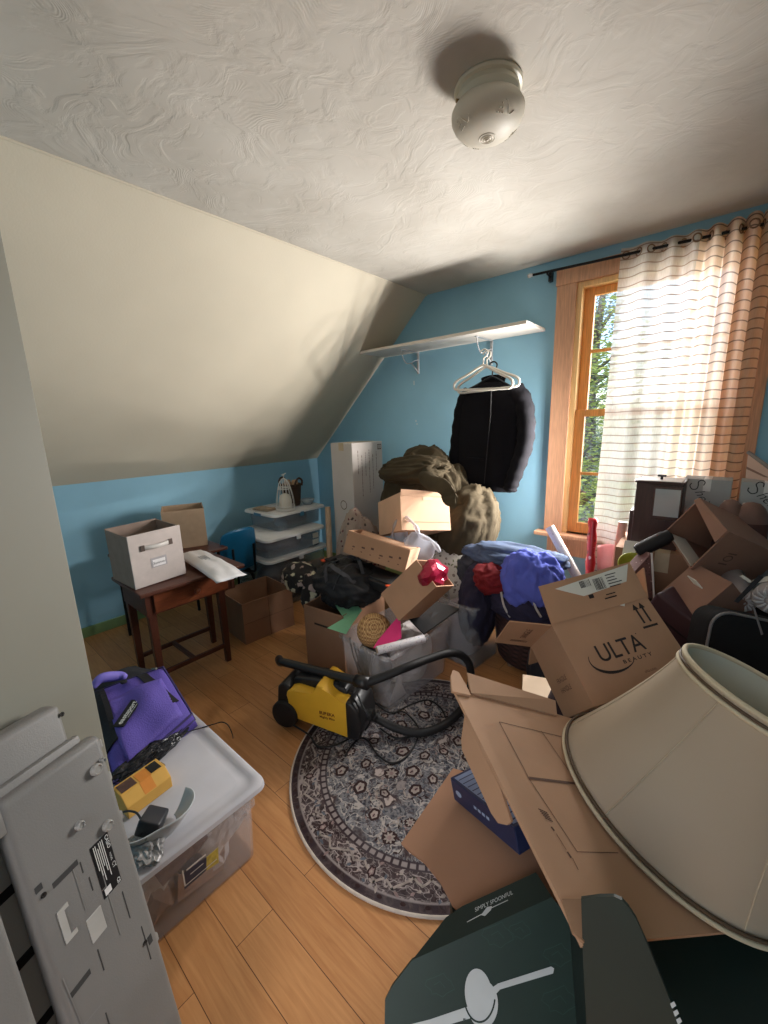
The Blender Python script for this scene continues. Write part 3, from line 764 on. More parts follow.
clear = mat('frosted_clear_plastic', (232, 226, 226), .3, .03, alpha=.24, spec=.5, trans=.3)
clear2 = mat('smoky_clear_plastic', (196, 204, 212), .3, .04, alpha=.24, spec=.5, trans=.3)
lidw = mat('white_lid_plastic', (224, 224, 230), .4, .03, trans=.3, alpha=.8)

def big_tote():
    F = Fr((-1.375, .345, 0)); t = thing('storage_tote', 'large clear storage tote with white lid behind the keyboard', 'storage tote', F.o)
    b = tub(t, F, .575, .425, .29, clear, r=.025)
    tub_lid(t, F.at(.004, .01), .635, .47, lidw, .305, r=.035)
    def latch(bm): bx(bm, F, .293, .312, .13, .20, .235, .285, .006, 3)
    part('latch', clear, t, latch)
    X = -1.088
    def P(x, y): return on_x(x, y, -1.0845)
    lb = part('label', mat('dark_blue_label', (52, 56, 74), .5, .1), t, lambda bm: slab(bm, [P(183, 873), P(184.5, 889), P(206, 870), P(206, 857)], .0015))
    part('label_patch', mat('yellow_label_patch', (190, 170, 80), .5, .3, 60), t, lambda bm: slab(bm, [P(206.5, 857), P(206.5, 870), P(218.5, 862), P(218, 847)], .0015))
    lw = mat('label_white_ink', (214, 214, 212), .6)
    F2 = Fr(P(184, 885) + Vector((.0022, 0, 0)), (0, 1, 0), (0, 0, 1), (1, 0, 0))
    def lines(bm): quads(bm, F2, [(.0, .10, -.004, -.001), (.012, .07, .042, .048), (.0, .004, -.004, .055), (.02, .06, .02, .023)])
    part('lettering', lw, lb, lines)
    grey = mat('crumpled_grey_paper', (150, 138, 138), .8, .25, 9); w2 = mat('crumpled_white_paper', (206, 198, 196), .8, .15, 9); br = mat('brown_wrapping_paper', (128, 100, 86), .8, .2)
    for i, (x, y, a, b_, c, m, lab, s) in enumerate(((-1.52, .34, .10, .15, .11, grey, 'grey crumpled packing paper at the back of the lidded tote', 1), (-1.30, .24, .15, .09, .10, br, 'brown crumpled wrapping paper low inside the lidded tote', 2), (-1.28, .43, .13, .09, .11, w2, 'white crumpled tissue paper inside the lidded tote near its label', 3))):
        solo('packing_paper', m, lab, 'paper', (x, y, .008), lambda bm, x=x, y=y, a=a, b_=b_, c=c, s=s: heap(bm, Fr((x, y, .008 + c * .62)), a, b_, c, s, .22, 2.2, -.6, 3, 1.4))
big_tote()
def tote_papers():
    r = random.Random(12); ms = [mat('bright_tissue', (226, 220, 218), .8, .08), mat('tan_tissue', (176, 144, 126), .8, .1), mat('mauve_tissue', (146, 124, 128), .8, .1)]
    labs = ('white sheet of paper pressed against the tote front near its right corner', 'tan paper sheet pressed low against the tote front', 'mauve paper sheet pressed against the tote front above the label', 'white paper strip pressed against the tote front at its left')
    for k, (y, z, a) in enumerate(((.46, .16, .5), (.38, .07, -.15), (.33, .20, .25), (.22, .13, .7))):
        F = Fr((-1.108 - .004 * k + .055 * (z / .29 - 1) * .3, y, z), (0, math.cos(a), math.sin(a)), (0, -math.sin(a), math.cos(a)), (1, 0, 0))
        solo('paper_sheet', ms[(0, 1, 2, 0)[k]], labs[k], 'paper', F.o, lambda bm: surf(bm, lambda u, v: F((u - .5) * .15, (v - .5) * .09, .006 * noise.noise(Vector((u * 5, v * 5, k))) - .012), 10, 8, .002))
tote_papers()

def purple_bag():
    pu = mat('purple_bag_nylon', (98, 82, 176), .65, .08, 8, .3, 220); bk = mat('black_webbing', (24, 23, 28), .7, .2)
    TL, TR, BR, BL = on_z(90, 694, .43), on_z(163, 667, .475), on_z(192, 714, .375), on_z(114, 783, .335)
    t = thing('laptop_bag', 'purple padded laptop bag with black straps lying on the tote lid', 'bag', (TL + TR + BR + BL) / 4 * 1.0 + Vector((0, 0, -.14)))
    n = (TR - TL).cross(BL - TL).normalized()
    if n.z < 0: n = -n
    def S(u, v, off=0.0):
        p = (TL * (1 - u) + TR * u) * (1 - v) + (BL * (1 - u) + BR * u) * v
        e = 1 - (2 * u - 1) ** 6; f = 1 - (2 * v - 1) ** 6
        dent = .010 * math.sin(u * 9 + v * 4) * math.sin(v * 7 - u * 3)
        return p + n * (.028 * e * f + dent * e * f + off)
    def body(bm):
        N = 26; top = [[bm.verts.new(S(i / N, j / N)) for j in range(N + 1)] for i in range(N + 1)]
        def bk_(u, v): 
            p = (TL * (1 - u) + TR * u) * (1 - v) + (BL * (1 - u) + BR * u) * v
            return p - n * (.075 + .02 * (1 - (2 * u - 1) ** 4) * (1 - (2 * v - 1) ** 4))
        bot = [[bm.verts.new(bk_(i / N, j / N)) for j in range(N + 1)] for i in range(N + 1)]
        for i in range(N):
            for j in range(N):
                bm.faces.new((top[i][j], top[i + 1][j], top[i + 1][j + 1], top[i][j + 1])); bm.faces.new((bot[i][j + 1], bot[i + 1][j + 1], bot[i + 1][j], bot[i][j]))
        for i in range(N):
            bm.faces.new((top[i][0], bot[i][0], bot[i + 1][0], top[i + 1][0])); bm.faces.new((top[i + 1][N], bot[i + 1][N], bot[i][N], top[i][N]))
            bm.faces.new((top[0][i + 1], bot[0][i + 1], bot[0][i], top[0][i])); bm.faces.new((top[N][i], bot[N][i], bot[N][i + 1], top[N][i + 1]))
    part('bag_body', pu, t, body, True)
    def piping(bm):
        for o in (.0, -.035):
            ring = [S(u / 12, 0, o) for u in range(12)] + [S(1, v / 12, o) for v in range(12)] + [S(1 - u / 12, 1, o) for u in range(12)] + [S(0, 1 - v / 12, o) for v in range(12)]
            tube(bm, ring, .0045, 8, closed=True)
    part('piping', mat('dark_purple_piping', (52, 42, 96), .6), t, piping, True)
    def strap(bm):
        surf(bm, lambda u, v: S(.70 - .06 * u + .15 * v + .24 * u ** 2 * 0, u, .006) if False else S(.62 + .13 * v + .20 * u, -.02 + .75 * u, .006), 16, 3, .003)
    part('strap', bk, t, strap)
    part('shoulder_strap', bk, t, lambda bm: surf(bm, lambda u, v: S(.0 + .20 * v + .02 * math.sin(u * 5), .04 + .70 * u, .012 + .01 * math.sin(u * 6)), 16, 3, .004))
    part('pocket', mat('purple_pocket_nylon', (104, 88, 182), .65, .06, 8, .3, 220), t, lambda bm: surf(bm, lambda u, v: S(.18 + .72 * u, .26 + .70 * v, .006 * math.sin(PI * u) + .003), 14, 14, .002), True)
    part('handle_pad', mat('light_purple_pad', (128, 116, 206), .6), t, lambda bm: tube(bm, cr([S(.08, .02, .03), S(.22, -.04, .055), S(.42, -.08, .055), S(.50, -.04, .03)], 6), [.010 + .010 * math.sin(PI * k / 18) for k in range(19)], 10), True)
    part('zip_pull', mat('dull_steel', (120, 118, 110), .4, metal=.7), t, lambda bm: tube(bm, [S(.86, .0, .012), S(.91, .05, .012)], .005, 8))
    part('snap_button', bk, t, lambda bm: lathe(bm, Fr(S(.46, .12, .01), (1, 0, 0), (0, 1, 0), n), [(.012, 0), (.012, .006), (.008, .009), (0, .009)], 16))
    a, b = S(.20, .60, .014), S(.46, .42, .014); ex = (b - a).normalized(); F = frame_from(a, ex, n)
    pt = part('patch', bk, t, lambda bm: bx(bm, F, -.006, (b - a).length + .006, -.034, .006, -.004, .0), False)
    def lt(bm):
        letter(bm, F.at(.002, -.022, .0), 'eastsport', .026, cx=False, bold=.0006); quads(bm, F, [(.03, .09, -.030, -.028)])
    part('lettering', mat('label_white_ink', (214, 214, 212), .6), pt, lt)
    # a crumpled black plastic bag is squeezed between it and the lid
    c = on_z(150, 757, .315)
    F3 = frame_from(c + Vector((0, 0, .012)), on_z(178, 735, .315) - on_z(118, 780, .315), (0, 0, 1))
    solo('plastic_bag', mat('glossy_black_plastic', (30, 31, 36), .25, .3, 20, .5, 50), 'crumpled glossy black plastic bag squeezed under the purple bag', 'bag', c, lambda bm: heap(bm, F3, .12, .035, .035, 4, .35, 3, -.45, 4, 1.5))
purple_bag()
solo('duffel_bag', mat('charcoal_duffel_cloth', (40, 40, 44), .9, .25), 'charcoal duffel bag on the floor behind the purple bag', 'bag', (-2.05, .50, 0), lambda bm: heap(bm, Fr((-2.05, .50, .13)), .22, .2, .2, 8, .2, 2, -.62, 4), smooth=True)
def bottle():
    F = Fr((-2.32, .43, 0)); t = thing('water_bottle', 'blue capped dark water bottle standing on the floor beside the door edge', 'bottle', F.o)
    part('bottle_body', mat('dark_bottle', (38, 40, 62), .35), t, lambda bm: lathe(bm, F, [(.036, 0), (.039, .01), (.039, .13), (.028, .155), (.024, .165), (0, .165)], 24), 'auto')
    part('cap', mat('blue_cap', (84, 96, 190), .4), t, lambda bm: lathe(bm, F, [(.027, .163), (.03, .168), (.03, .195), (.024, .203), (0, .203)], 24), 'auto')
bottle()

def yellow_box():
    z = .372
    a, b, c = on_z(112, 788, z), on_z(156, 758, z), on_z(173, 768, z)
    ex = (b - a).normalized(); F = frame_from(a, ex, (0, 0, 1)); L = (b - a).length; Wd = .085; H = z - .305
    t = thing('yellow_box', 'yellow tool box with orange label and dark window on the tote lid', 'box', F(L/2, -Wd/2, -H))
    ye = mat('yellow_card', (222, 172, 84), .55, .08, 10)
    def body(bm):
        F2 = Fr(F.o, F.y, F.x, F.z)
        prism(bm, F2, [(0, -H), (0, 0), (-.055, 0), (-Wd, -.028), (-Wd, -H)], 0, L, .002)
    bd = part('box_body', ye, t, body)
    part('window', mat('black_label', (20, 20, 22), .5), bd, lambda bm: bx(bm, F, L * .70, L * .93, -.050, -.008, 0, .0015))
    part('picture', mat('brown_picture', (92, 66, 58), .5, .4, 40), bd, lambda bm: bx(bm, F, L * .05, L * .38, -.048, -.008, 0, .0013))
    F4 = frame_from(F(0, -.055, 0), F.x, F.y * -.028 * -1 * -1 + F.z * .03)
    orl = mat('orange_label', (222, 140, 58), .5, .1)
    part('label', orl, bd, lambda bm: slab(bm, [F(L * .42, -.010, .0008), F(L * .68, -.010, .0008), F(L * .68, -.0548, .0008), F(L * .42, -.0548, .0008)], .001))
    part('label', orl, bd, lambda bm: slab(bm, [F(L * .40, -.0556, .0002), F(L * .66, -.0556, .0002), F(L * .66, -.084, -.0268), F(L * .40, -.084, -.0268)], .001))
    part('clasp', mat('dull_brass', (140, 118, 80), .4, metal=1), bd, lambda bm: [bx(bm, F, L, L + .006, -.04, -.02, -.03, -.008, .002), bx(bm, F, L, L + .010, -.037, -.024, -.022, -.014, .002)])
yellow_box()
def tray():
    c = on_z(160, 828, .31); F = yaw(c, .5)
    m = mat('pale_grey_shell', (198, 202, 206), .35, .05)
    def f(u, v):
        a = -2.2 + 3.5 * u; r = .075 + .02 * math.sin(a * 2) * v
        return F(r * math.cos(a) * (.55 + .45 * v), r * 1.15 * math.sin(a) * (.55 + .45 * v), -.003 + .055 * v ** 1.6)
    solo('plastic_shell', m, 'pale grey curved plastic shell cradling the black adapter', 'tray', c, lambda bm: surf(bm, f, 40, 10, .003), smooth=True)
    A = on_z(152, 822, .355); FA = yaw(A, .75).turn('y', .35).turn('x', -.25)
    t = thing('power_adapter', 'black wall plug power adapter lying in the grey shell', 'power adapter', A + Vector((0, 0, -.03)))
    bk = mat('black_adapter_plastic', (48, 49, 54), .4, .06)
    part('adapter_body', bk, t, lambda bm: [bx(bm, FA, -.030, .030, -.036, .036, -.022, .024, .007, 3)], 'auto')
    part('prongs', mat('bright_steel', (190, 188, 182), .25, metal=1), t, lambda bm: [bx(bm, FA, -.010, -.0085, -.053, -.035, -.012, -.004), bx(bm, FA, .0085, .010, -.053, -.035, -.012, -.004)])
    s = FA(-.03, .0, 0)
    part('lead', bk, t, lambda bm: tube(bm, cr([s, s + Vector((-.03, -.005, .01)), s + Vector((-.07, -.03, .0)), s + Vector((-.10, -.08, -.04)), Vector((s.x - .11, s.y - .12, .312))], 5), .003, 8), True)
    m2 = mat('silver_foil', (150, 148, 148), .4, .2, 30, metal=.3)
    c2 = on_z(146, 850, .307)
    solo('foil_packet', m2, 'small crumpled silver foil packet at the near end of the lid', 'packet', c2, lambda bm: heap(bm, Fr(c2 + Vector((0, 0, .010))), .055, .035, .022, 6, .4, 3, -.4, 4, 1.6))
    bkc = mat('black_cord', (22, 22, 24), .5)
    solo('thin_cord', bkc, 'thin black cord trailing over the white tote lid', 'cord', on_z(190, 730, .307), lambda bm: tube(bm, cr([on_z(178, 735, .345), on_z(190, 731, .314), on_z(204, 727, .309), on_z(214, 724, .309), on_z(222, 722, .309), on_z(228, 725, .305), on_z(232, 733, .26), on_z(233, 738, .20)], 6), .0022, 7))
tray()

# ================================================================== DESK CORNER
wood = mat('dark_desk_wood', (84, 46, 34), .4, .25, 6, stretch=(3, 30, 30)); wood2 = mat('red_brown_drawer_wood', (120, 62, 36), .38, .22, 6, stretch=(30, 3, 30))
def desk():
    ZT = .628; x0, x1, y0, y1 = -2.665, -2.225, .655, 1.25
    t = thing('desk', 'small dark wooden desk with one drawer under the pale grey fabric bin', 'desk', ((x0 + x1) / 2, (y0 + y1) / 2, 0))
    part('desktop', wood, t, lambda bm: bx(bm, W0, x0, x1, y0, y1, ZT - .022, ZT, .006, 3))
    def apron(bm):
        bx(bm, W0, x0 + .04, x1 - .05, y0 + .035, y0 + .055, ZT - .15, ZT - .02); bx(bm, W0, x0 + .04, x1 - .05, y1 - .075, y1 - .055, ZT - .15, ZT - .02); bx(bm, W0, x0 + .04, x0 + .06, y0 + .04, y1 - .06, ZT - .15, ZT - .02)
        bx(bm, W0, x1 - .065, x1 - .055, y0 + .05, y1 - .07, ZT - .15, ZT - .02)
    part('apron', wood, t, apron)
    def drw(bm):
        bx(bm, W0, x1 - .058, x1 - .042, y0 + .075, y1 - .10, ZT - .140, ZT - .028, .004)
    dr = part('drawer', wood2, t, drw)
    part('knob', wood2, dr, lambda bm: lathe(bm, Fr((x1 - .042, (y0 + y1) / 2, ZT - .082), (0, 1, 0), (0, 0, 1), (1, 0, 0)), [(.009, 0), (.008, .010), (.017, .018), (.018, .026), (.012, .032), (0, .033)], 20), True)
    for x, y in ((x1 - .085, y0 + .065), (x1 - .085, y1 - .135), (x0 + .06, y0 + .06), (x0 + .06, y1 - .08)):
        part('leg', wood, t, lambda bm, x=x, y=y: tbx(bm, Fr((x, y, 0)), .030, .030, .044, .044, 0, ZT - .02, .003))
    part('stretcher', wood, t, lambda bm: [bx(bm, W0, x0 + .05, x1 - .08, (y0 + y1) / 2 - .05, (y0 + y1) / 2 - .03, .10, .125, .003), bx(bm, W0, x0 + .05, x0 + .07, y0 + .06, y1 - .08, .10, .125, .003), bx(bm, W0, x1 - .095, x1 - .075, y0 + .065, y1 - .135, .10, .125, .003)])
desk()
def side_table():
    x0, x1, y0, y1, z = -3.24, -2.70, .80, 1.40, .618
    t = thing('side_table', 'dark side table with thin black legs between the desk and the blue knee wall', 'table', ((x0 + x1) / 2, (y0 + y1) / 2, 0))
    part('tabletop', wood, t, lambda bm: bx(bm, W0, x0, x1, y0, y1, z - .022, z, .005, 3))
    bl = mat('black_leg_steel', (26, 25, 27), .4, metal=.4)
    for x, y in ((x1 - .05, y0 + .04), (x1 - .05, y1 - .05), (x0 + .05, y0 + .04), (x0 + .05, y1 - .05)): part('leg', bl, t, lambda bm, x=x, y=y: tube(bm, [(x, y, 0), (x, y, z - .02)], .011, 10))
side_table()
kraft = mat('kraft_cardboard', (172, 132, 102), .85, .07, 7, .04, 120)
kraft_d = mat('brown_cardboard', (148, 110, 84), .85, .08, 7, .04, 120)
kraft_l = mat('lit_cardboard', (206, 166, 136), .85, .06, 7)  # paler copy of the brown card, window light put into its colour
ink = mat('black_print_ink', (38, 30, 28), .7)
ink_f = mat('faded_print_ink', (92, 66, 54), .8)
lab_w = mat('white_paper_label', (212, 208, 196), .7, .04)
def fabric_bin():
    F = frame_rows([[-.076, -.997, .029], [.997, -.077, -.014], [.017, .027, .999]], (-2.464, .794, .782)); w, d, h = .276, .271, .292
    t = thing('fabric_bin', 'pale grey fabric cube bin with handwritten label on the desk', 'storage bin', F(0, 0, -h / 2))
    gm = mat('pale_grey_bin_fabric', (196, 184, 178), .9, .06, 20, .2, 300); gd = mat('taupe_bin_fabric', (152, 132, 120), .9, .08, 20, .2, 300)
    def front(bm): bx(bm, F, -w/2, w/2, -d/2 - .003, -d/2 + .004, -h/2, h/2, .002)
    def rest(bm):
        bx(bm, F, -w/2, w/2, -d/2, d/2, -h/2, -h/2 + .006); bx(bm, F, -w/2, -w/2 + .006, -d/2, d/2, -h/2, h/2 - .004, .002); bx(bm, F, w/2 - .006, w/2, -d/2, d/2, -h/2, h/2 - .004, .002); bx(bm, F, -w/2, w/2, d/2 - .006, d/2, -h/2, h/2, .002)
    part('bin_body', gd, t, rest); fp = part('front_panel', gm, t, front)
    FF = Fr(F(0, -d/2 - .003, 0), F.x, F.z, -F.y)
    FT = Fr(FF.o, F.x, F.z, -F.y)
    part('handle', mat('silver_strap', (206, 200, 194), .4, .1), t, lambda bm: surf(bm, lambda u, v: FF(-.07 + .14 * u, .055 + .022 * v, .002 + .020 * math.sin(PI * u)), 16, 2, .003), True)
    part('ferrule', mat('dark_ferrule', (96, 84, 78), .4, metal=.4), t, lambda bm: [bx(bm, FF, -.085, -.062, .05, .082, 0, .006, .002), bx(bm, FF, .062, .085, .05, .082, 0, .006, .002)])
    hp = part('label_holder', mat('grey_label_sleeve', (168, 164, 166), .5), t, lambda bm: bx(bm, FF, -.042, .042, -.055, .0, 0, .0015))
    lp = part('label', mat('bright_paper', (232, 228, 228), .7), t, lambda bm: bx(bm, FF, -.033, .033, -.05, -.012, .0015, .0025))
    part('lettering', ink, lp, lambda bm: letter(bm, FT.at(0, -.038, .0026), 'Summer', .020, shear=.2))
    def bin2():
        G = frame_from(((on_z(166, 549.5, .63) + on_z(208, 543.5, .63)) / 2), on_z(208, 543.5, .63) - on_z(166, 549.5, .63), (0, 0, 1))
        w2 = (on_z(208, 543.5, .63) - on_z(166, 549.5, .63)).length; h2 = .275; d2 = .26
        C = G.at(0, d2 / 2, -.010 + h2 / 2)
        t2 = thing('paper_bin', 'tan brown paper cube bin on the side table behind the desk', 'storage bin', C(0, 0, -h2/2))
        carton(t2, C, w2, d2, h2, mat('tan_bin_fabric', (172, 146, 120), .9, .07, 20), .006, name='bin_body')
    bin2()
fabric_bin()
def brown_box():
    F = frame_rows([[.084, -.996, 0], [.996, .084, 0], [0, 0, 1]], (-2.555, 1.495, .148))
    t = thing('cardboard_box', 'brown open cardboard box on the floor beside the desk', 'box', F(0, 0, -.147))
    carton(t, F, .386, .37, .293, kraft_d, .006)
    part('fold_line', mat('fold_shade', (120, 88, 66), .9), t, lambda bm: [bx(bm, F, -.193, .193, -.1862, -.184, -.002, .002), bx(bm, F, -.002, .002, -.1862, -.184, -.146, .146)])
    part('inner_flap', kraft_d, t, lambda bm: [slab(bm, [F(-.186, .178, .14), F(.186, .178, .14), F(.18, .165, -.02), F(-.18, .165, -.02)], .005), slab(bm, [F(-.186, -.17, .14), F(-.186, .17, .14), F(-.165, .16, -.03), F(-.165, -.16, -.03)], .005)])
brown_box()
def mailer():
    a, b = on_z(190, 553, .665), on_z(230, 576, .645); ex = (b - a).normalized(); up = Vector((0, 0, 1))
    F = frame_from((a + b) / 2, ex, up); L = (b - a).length
    m = mat('white_poly_mailer', (226, 224, 226), .4, .03, 10, .15, 30)
    def f(bm):
        N, K = 30, 14
        def P(u, v, s):
            e = (1 - abs(2 * u - 1) ** 5) * (1 - abs(2 * v - 1) ** 4)
            z = .030 * e * s + .006 * noise.noise(Vector((u * 6, v * 5, s)))
            return F((u - .5) * (L + .05), (v - .5) * .17 * (.92 + .12 * u), z - .03 * max(0, u - .62) ** 1.2)
        A = [[bm.verts.new(P(i / N, j / K, 1)) for j in range(K + 1)] for i in range(N + 1)]; C = [[A[i][j] if i in (0, N) or j in (0, K) else bm.verts.new(P(i / N, j / K, -.75)) for j in range(K + 1)] for i in range(N + 1)]
        for i in range(N):
            for j in range(K): bm.faces.new((A[i][j], A[i + 1][j], A[i + 1][j + 1], A[i][j + 1])); bm.faces.new((C[i][j + 1], C[i + 1][j + 1], C[i + 1][j], C[i][j]))
    t = solo('mailer_bag', m, 'puffy white plastic mailer lying across the desk front corner', 'mailer', F.o, f, smooth=True)
    part('print', mat('grey_print', (150, 152, 156), .6), t, lambda bm: quads(bm, F, [(-.08 + .0 * k, -.01 + .02 * (k % 2), -.03 + k * .012, -.024 + k * .012) for k in range(4)], .032))
mailer()
def chair():
    c = Vector((-2.79, 1.53, 0)); F = yaw(c, -1.5)     # front of the chair faces -y of the frame
    bl = mat('blue_chair_plastic', (14, 88, 124), .35, .05); blk = mat('black_chair_steel', (26, 25, 27), .4, metal=.4)
    t = thing('chair', 'blue plastic shell chair with black steel legs behind the desk', 'chair', c)
    def back(bm):
        def f(u, v):
            a = 2 * u - 1; ww = .166 * (1 - .16 * v ** 3 - .05 * (1 - v)); z = .39 + .325 * v - .035 * abs(a) ** 3.5 * v
            return F(a * ww, .0 + .045 * v - .035 * a * a, z)
        surf(bm, f, 24, 16, .007)
    part('backrest', bl, t, back, True)
    part('seat', bl, t, lambda bm: surf(bm, lambda u, v: F((2 * u - 1) * (.145 - .02 * v), .02 - .27 * v, .36 + .012 * (2 * u - 1) ** 2 - .02 * math.sin(PI * v) + .03 * (1 - v) ** 6), 20, 20, .007), True)
    part('back_support', blk, t, lambda bm: [tube(bm, cr([F(s * .09, -.10, .335), F(s * .09, .045, .35), F(s * .09, .06, .43), F(s * .09, .065, .58)], 5), .009, 8) for s in (-1, 1)])
    for sx, sy in ((-1, 1), (1, 1), (-1, -1), (1, -1)):
        part('leg', blk, t, lambda bm, sx=sx, sy=sy: tube(bm, cr([F(sx * .09, -.12, .338), F(sx * .11, -.12 + sy * .08, .325), F(sx * .13, -.12 + sy * .13, .16), F(sx * .14, -.12 + sy * .14, .0)], 6), .010, 10), True)
chair()
def bin_stack():
    dims = [(-2.93, 1.99, .0, .425, .55, .60, 'lowest of three stacked clear storage bins, hidden to its lid by the pile', .60, .63),
            (-2.925, 1.99, .430, .595, .50, .57, 'middle clear storage bin of the stack, with white paper tags', .56, .615),
            (-3.015, 2.14, .600, .745, .42, .50, 'topmost clear storage bin of the stack, holding the birdcage and basket', .48, .565)]
    for k, (x, y, z0, z1, w, d, lab, lw_, ld) in enumerate(dims):
        F = Fr((x, y, z0)); t = thing('storage_bin', lab, 'storage bin', F.o, 'clear bins stacked by the knee wall')
        tub(t, F, w, d, z1 - z0 - .004, clear2, r=.045)
        tub_lid(t, F, lw_, ld, mat('white_bin_lid', (216, 216, 216), .45, .04), z1 - z0, .02, .06)
        part('handle', mat('teal_handle', (58, 110, 140), .4) if k == 2 else mat('pale_handle', (196, 200, 204), .4), t, lambda bm: [bx(bm, F, -.05, .05, -ld/2 - .006, -ld/2 + .01, z1 - z0 - .03, z1 - z0 - .004, .004), bx(bm, F, lw_/2 - .01, lw_/2 + .004, -.02, .02, z1 - z0 - .05, z1 - z0 - .012, .004)])
        if k == 1:
            part('tag', lab_w, t, lambda bm: [bx(bm, F, w/2 + .002, w/2 + .004, .16 + .005 * i, .225, .02 + .055 * i, .062 + .055 * i) for i in range(2)])
    dk = mat('dark_folded_cloth', (74, 74, 80), .9, .3, 8); pk = mat('grey_pink_cloth', (150, 140, 142), .9, .2, 8); tl = mat('teal_cloth', (66, 116, 140), .9, .2)
    for x, y, z, a, b, c, m, lab, s in ((-2.93, 1.99, .005, .22, .25, .30, dk, 'dark folded cloth filling the lowest stacked bin', 3), (-2.95, 1.98, .438, .19, .23, .11, pk, 'grey pink cloth inside the middle stacked bin', 4), (-3.03, 2.20, .608, .15, .14, .10, dk, 'dark grey cloth at the far end of the topmost bin', 5), (-2.93, 2.02, .608, .06, .05, .06, tl, 'small teal cloth showing in the topmost bin', 6)):
        solo('folded_cloth', m, lab, 'cloth', (x, y, z), lambda bm, x=x, y=y, z=z, a=a, b=b, c=c, s=s: heap(bm, Fr((x, y, z + c * .40)), a, b, c * .62, s, .16, 2, -.6, 4), smooth=True)
    ball = mat('black_ball', (30, 32, 34), .6)
bin_stack()
def birdcage():
    F = Fr((-2.905, 2.07, .747)); t = thing('birdcage_lantern', 'white wire birdcage candle lantern topped by a tiny bird', 'lantern', F.o)
    wm = mat('white_wire', (224, 222, 218), .45, .04)
    R, Hh = .078, .205
    def cage(bm):
        for k in range(14):
            a = 2 * PI * k / 14
            tube(bm, cr([F(R * math.cos(a), R * math.sin(a), .012), F(R * .93 * math.cos(a), R * .93 * math.sin(a), .10), F(R * .68 * math.cos(a), R * .68 * math.sin(a), .19), F(R * .5 * math.cos(a), R * .5 * math.sin(a), .235), F(R * .25 * math.cos(a), R * .25 * math.sin(a), .262), F(0, 0, .272)], 4), .0018, 6)
        for r, z in ((R, .012), (R * .985, .035), (R * .66, .195), (R * .70, .183)): tube(bm, [F(r * math.cos(a), r * math.sin(a), z) for a in [2 * PI * k / 28 for k in range(28)]], .003, 6, closed=True)
        for k in range(28):
            a = 2 * PI * k / 28; tube(bm, [F(R * math.cos(a + q) , R * math.sin(a + q), z) for q, z in ((0, .012), (.11, .024), (0, .035))], .002, 5)
    part('cage', wm, t, cage, True)
    part('base', wm, t, lambda bm: lathe(bm, F, [(R + .004, 0), (R + .006, .005), (R, .010), (0, .010)], 32), 'auto')
    part('finial', wm, t, lambda bm: [tube(bm, [F(0, 0, .268), F(0, 0, .292)], .003, 8), lathe(bm, F.at(0, 0, .298), [(0, -.010), (.008, -.004), (.009, .003), (.004, .010), (0, .012)], 12, False), tube(bm, [F(0, .004, .302), F(0, .02, .31), F(0, .028, .312)], [.005, .004, .002], 8), tube(bm, [F(0, -.003, .30), F(0, -.025, .306)], [.005, .001], 8)], True)
    solo('candle', mat('cream_wax', (226, 220, 208), .5, .03), 'round cream candle inside the white birdcage lantern', 'candle', F(0, 0, .0105), lambda bm: lathe(bm, F, [(.046, .0105), (.054, .03), (.056, .07), (.050, .105), (.034, .130), (.012, .140), (0, .140)], 28), smooth=True)
birdcage()
def basket():
    F = yaw((-3.02, 2.225, .747), .2); t = thing('wicker_basket', 'dark brown wicker basket with looped handles beside the birdcage', 'basket', F.o)
    wk = m_weave('dark_wicker', (34, 22, 18), (92, 62, 44), 260, 300)
    part('basket_body', wk, t, lambda bm: lathe(bm, F, [(.0, 0), (.070, 0), (.076, .02), (.088, .15), (.092, .185), (.096, .195), (.088, .197), (.080, .15), (.068, .02), (0, .012)], 28, False), True)
    for s in (-1, 1):
        part('handle', wk, t, lambda bm, s=s: tube(bm, cr([F(s * .088, -.045, .18), F(s * .098, -.04, .225), F(s * .100, 0, .250), F(s * .098, .04, .225), F(s * .088, .045, .18)], 6), .009, 8), True)
    for i, (x, y, r, m) in enumerate(((-.03, -.01, .032, mat('tan_cloth', (176, 146, 118), .9, .1)), (.035, .015, .030, mat('tan_cloth', (176, 146, 118), .9, .1)))):
        solo('rolled_cloth', m, ('left' if i == 0 else 'right') + ' one of two tan rolled cloths standing in the wicker basket', 'cloth', F(x, y, .02), lambda bm, x=x, y=y, r=r, i=i: lathe(bm, F.at(x, y, 0), [(r, .02), (r, .21), (r * .85, .228), (r * .5, .232), (r * .3, .222), (0, .222)], 18), 'rolled cloths in the basket', smooth=True)
basket()
solo('place_mat', m_pattern('tan_print_cloth', (168, 150, 128), (196, 186, 170), (92, 100, 104), 40), 'folded tan patterned cloth lying on the topmost bin lid', 'cloth', (-3.06, 1.955, .747), lambda bm: [bx(bm, yaw((-3.06, 1.955, .747), .1), -.10, .10, -.05, .05, 0, .012, .004), bx(bm, yaw((-3.05, 1.95, .759), .15), -.085, .09, -.045, .045, 0, .010, .004)])
solo('plastic_bowl', mat('milky_plastic', (176, 186, 192), .3, .05, alpha=.6), 'milky plastic bowl at the far end of the topmost bin', 'bowl', (-2.93, 2.365, .747), lambda bm: lathe(bm, Fr((-2.93, 2.33, .747)), [(0, 0), (.035, 0), (.058, .035), (.062, .05), (.059, .05), (.054, .034), (.033, .004), (0, .004)], 28, False), smooth=True)
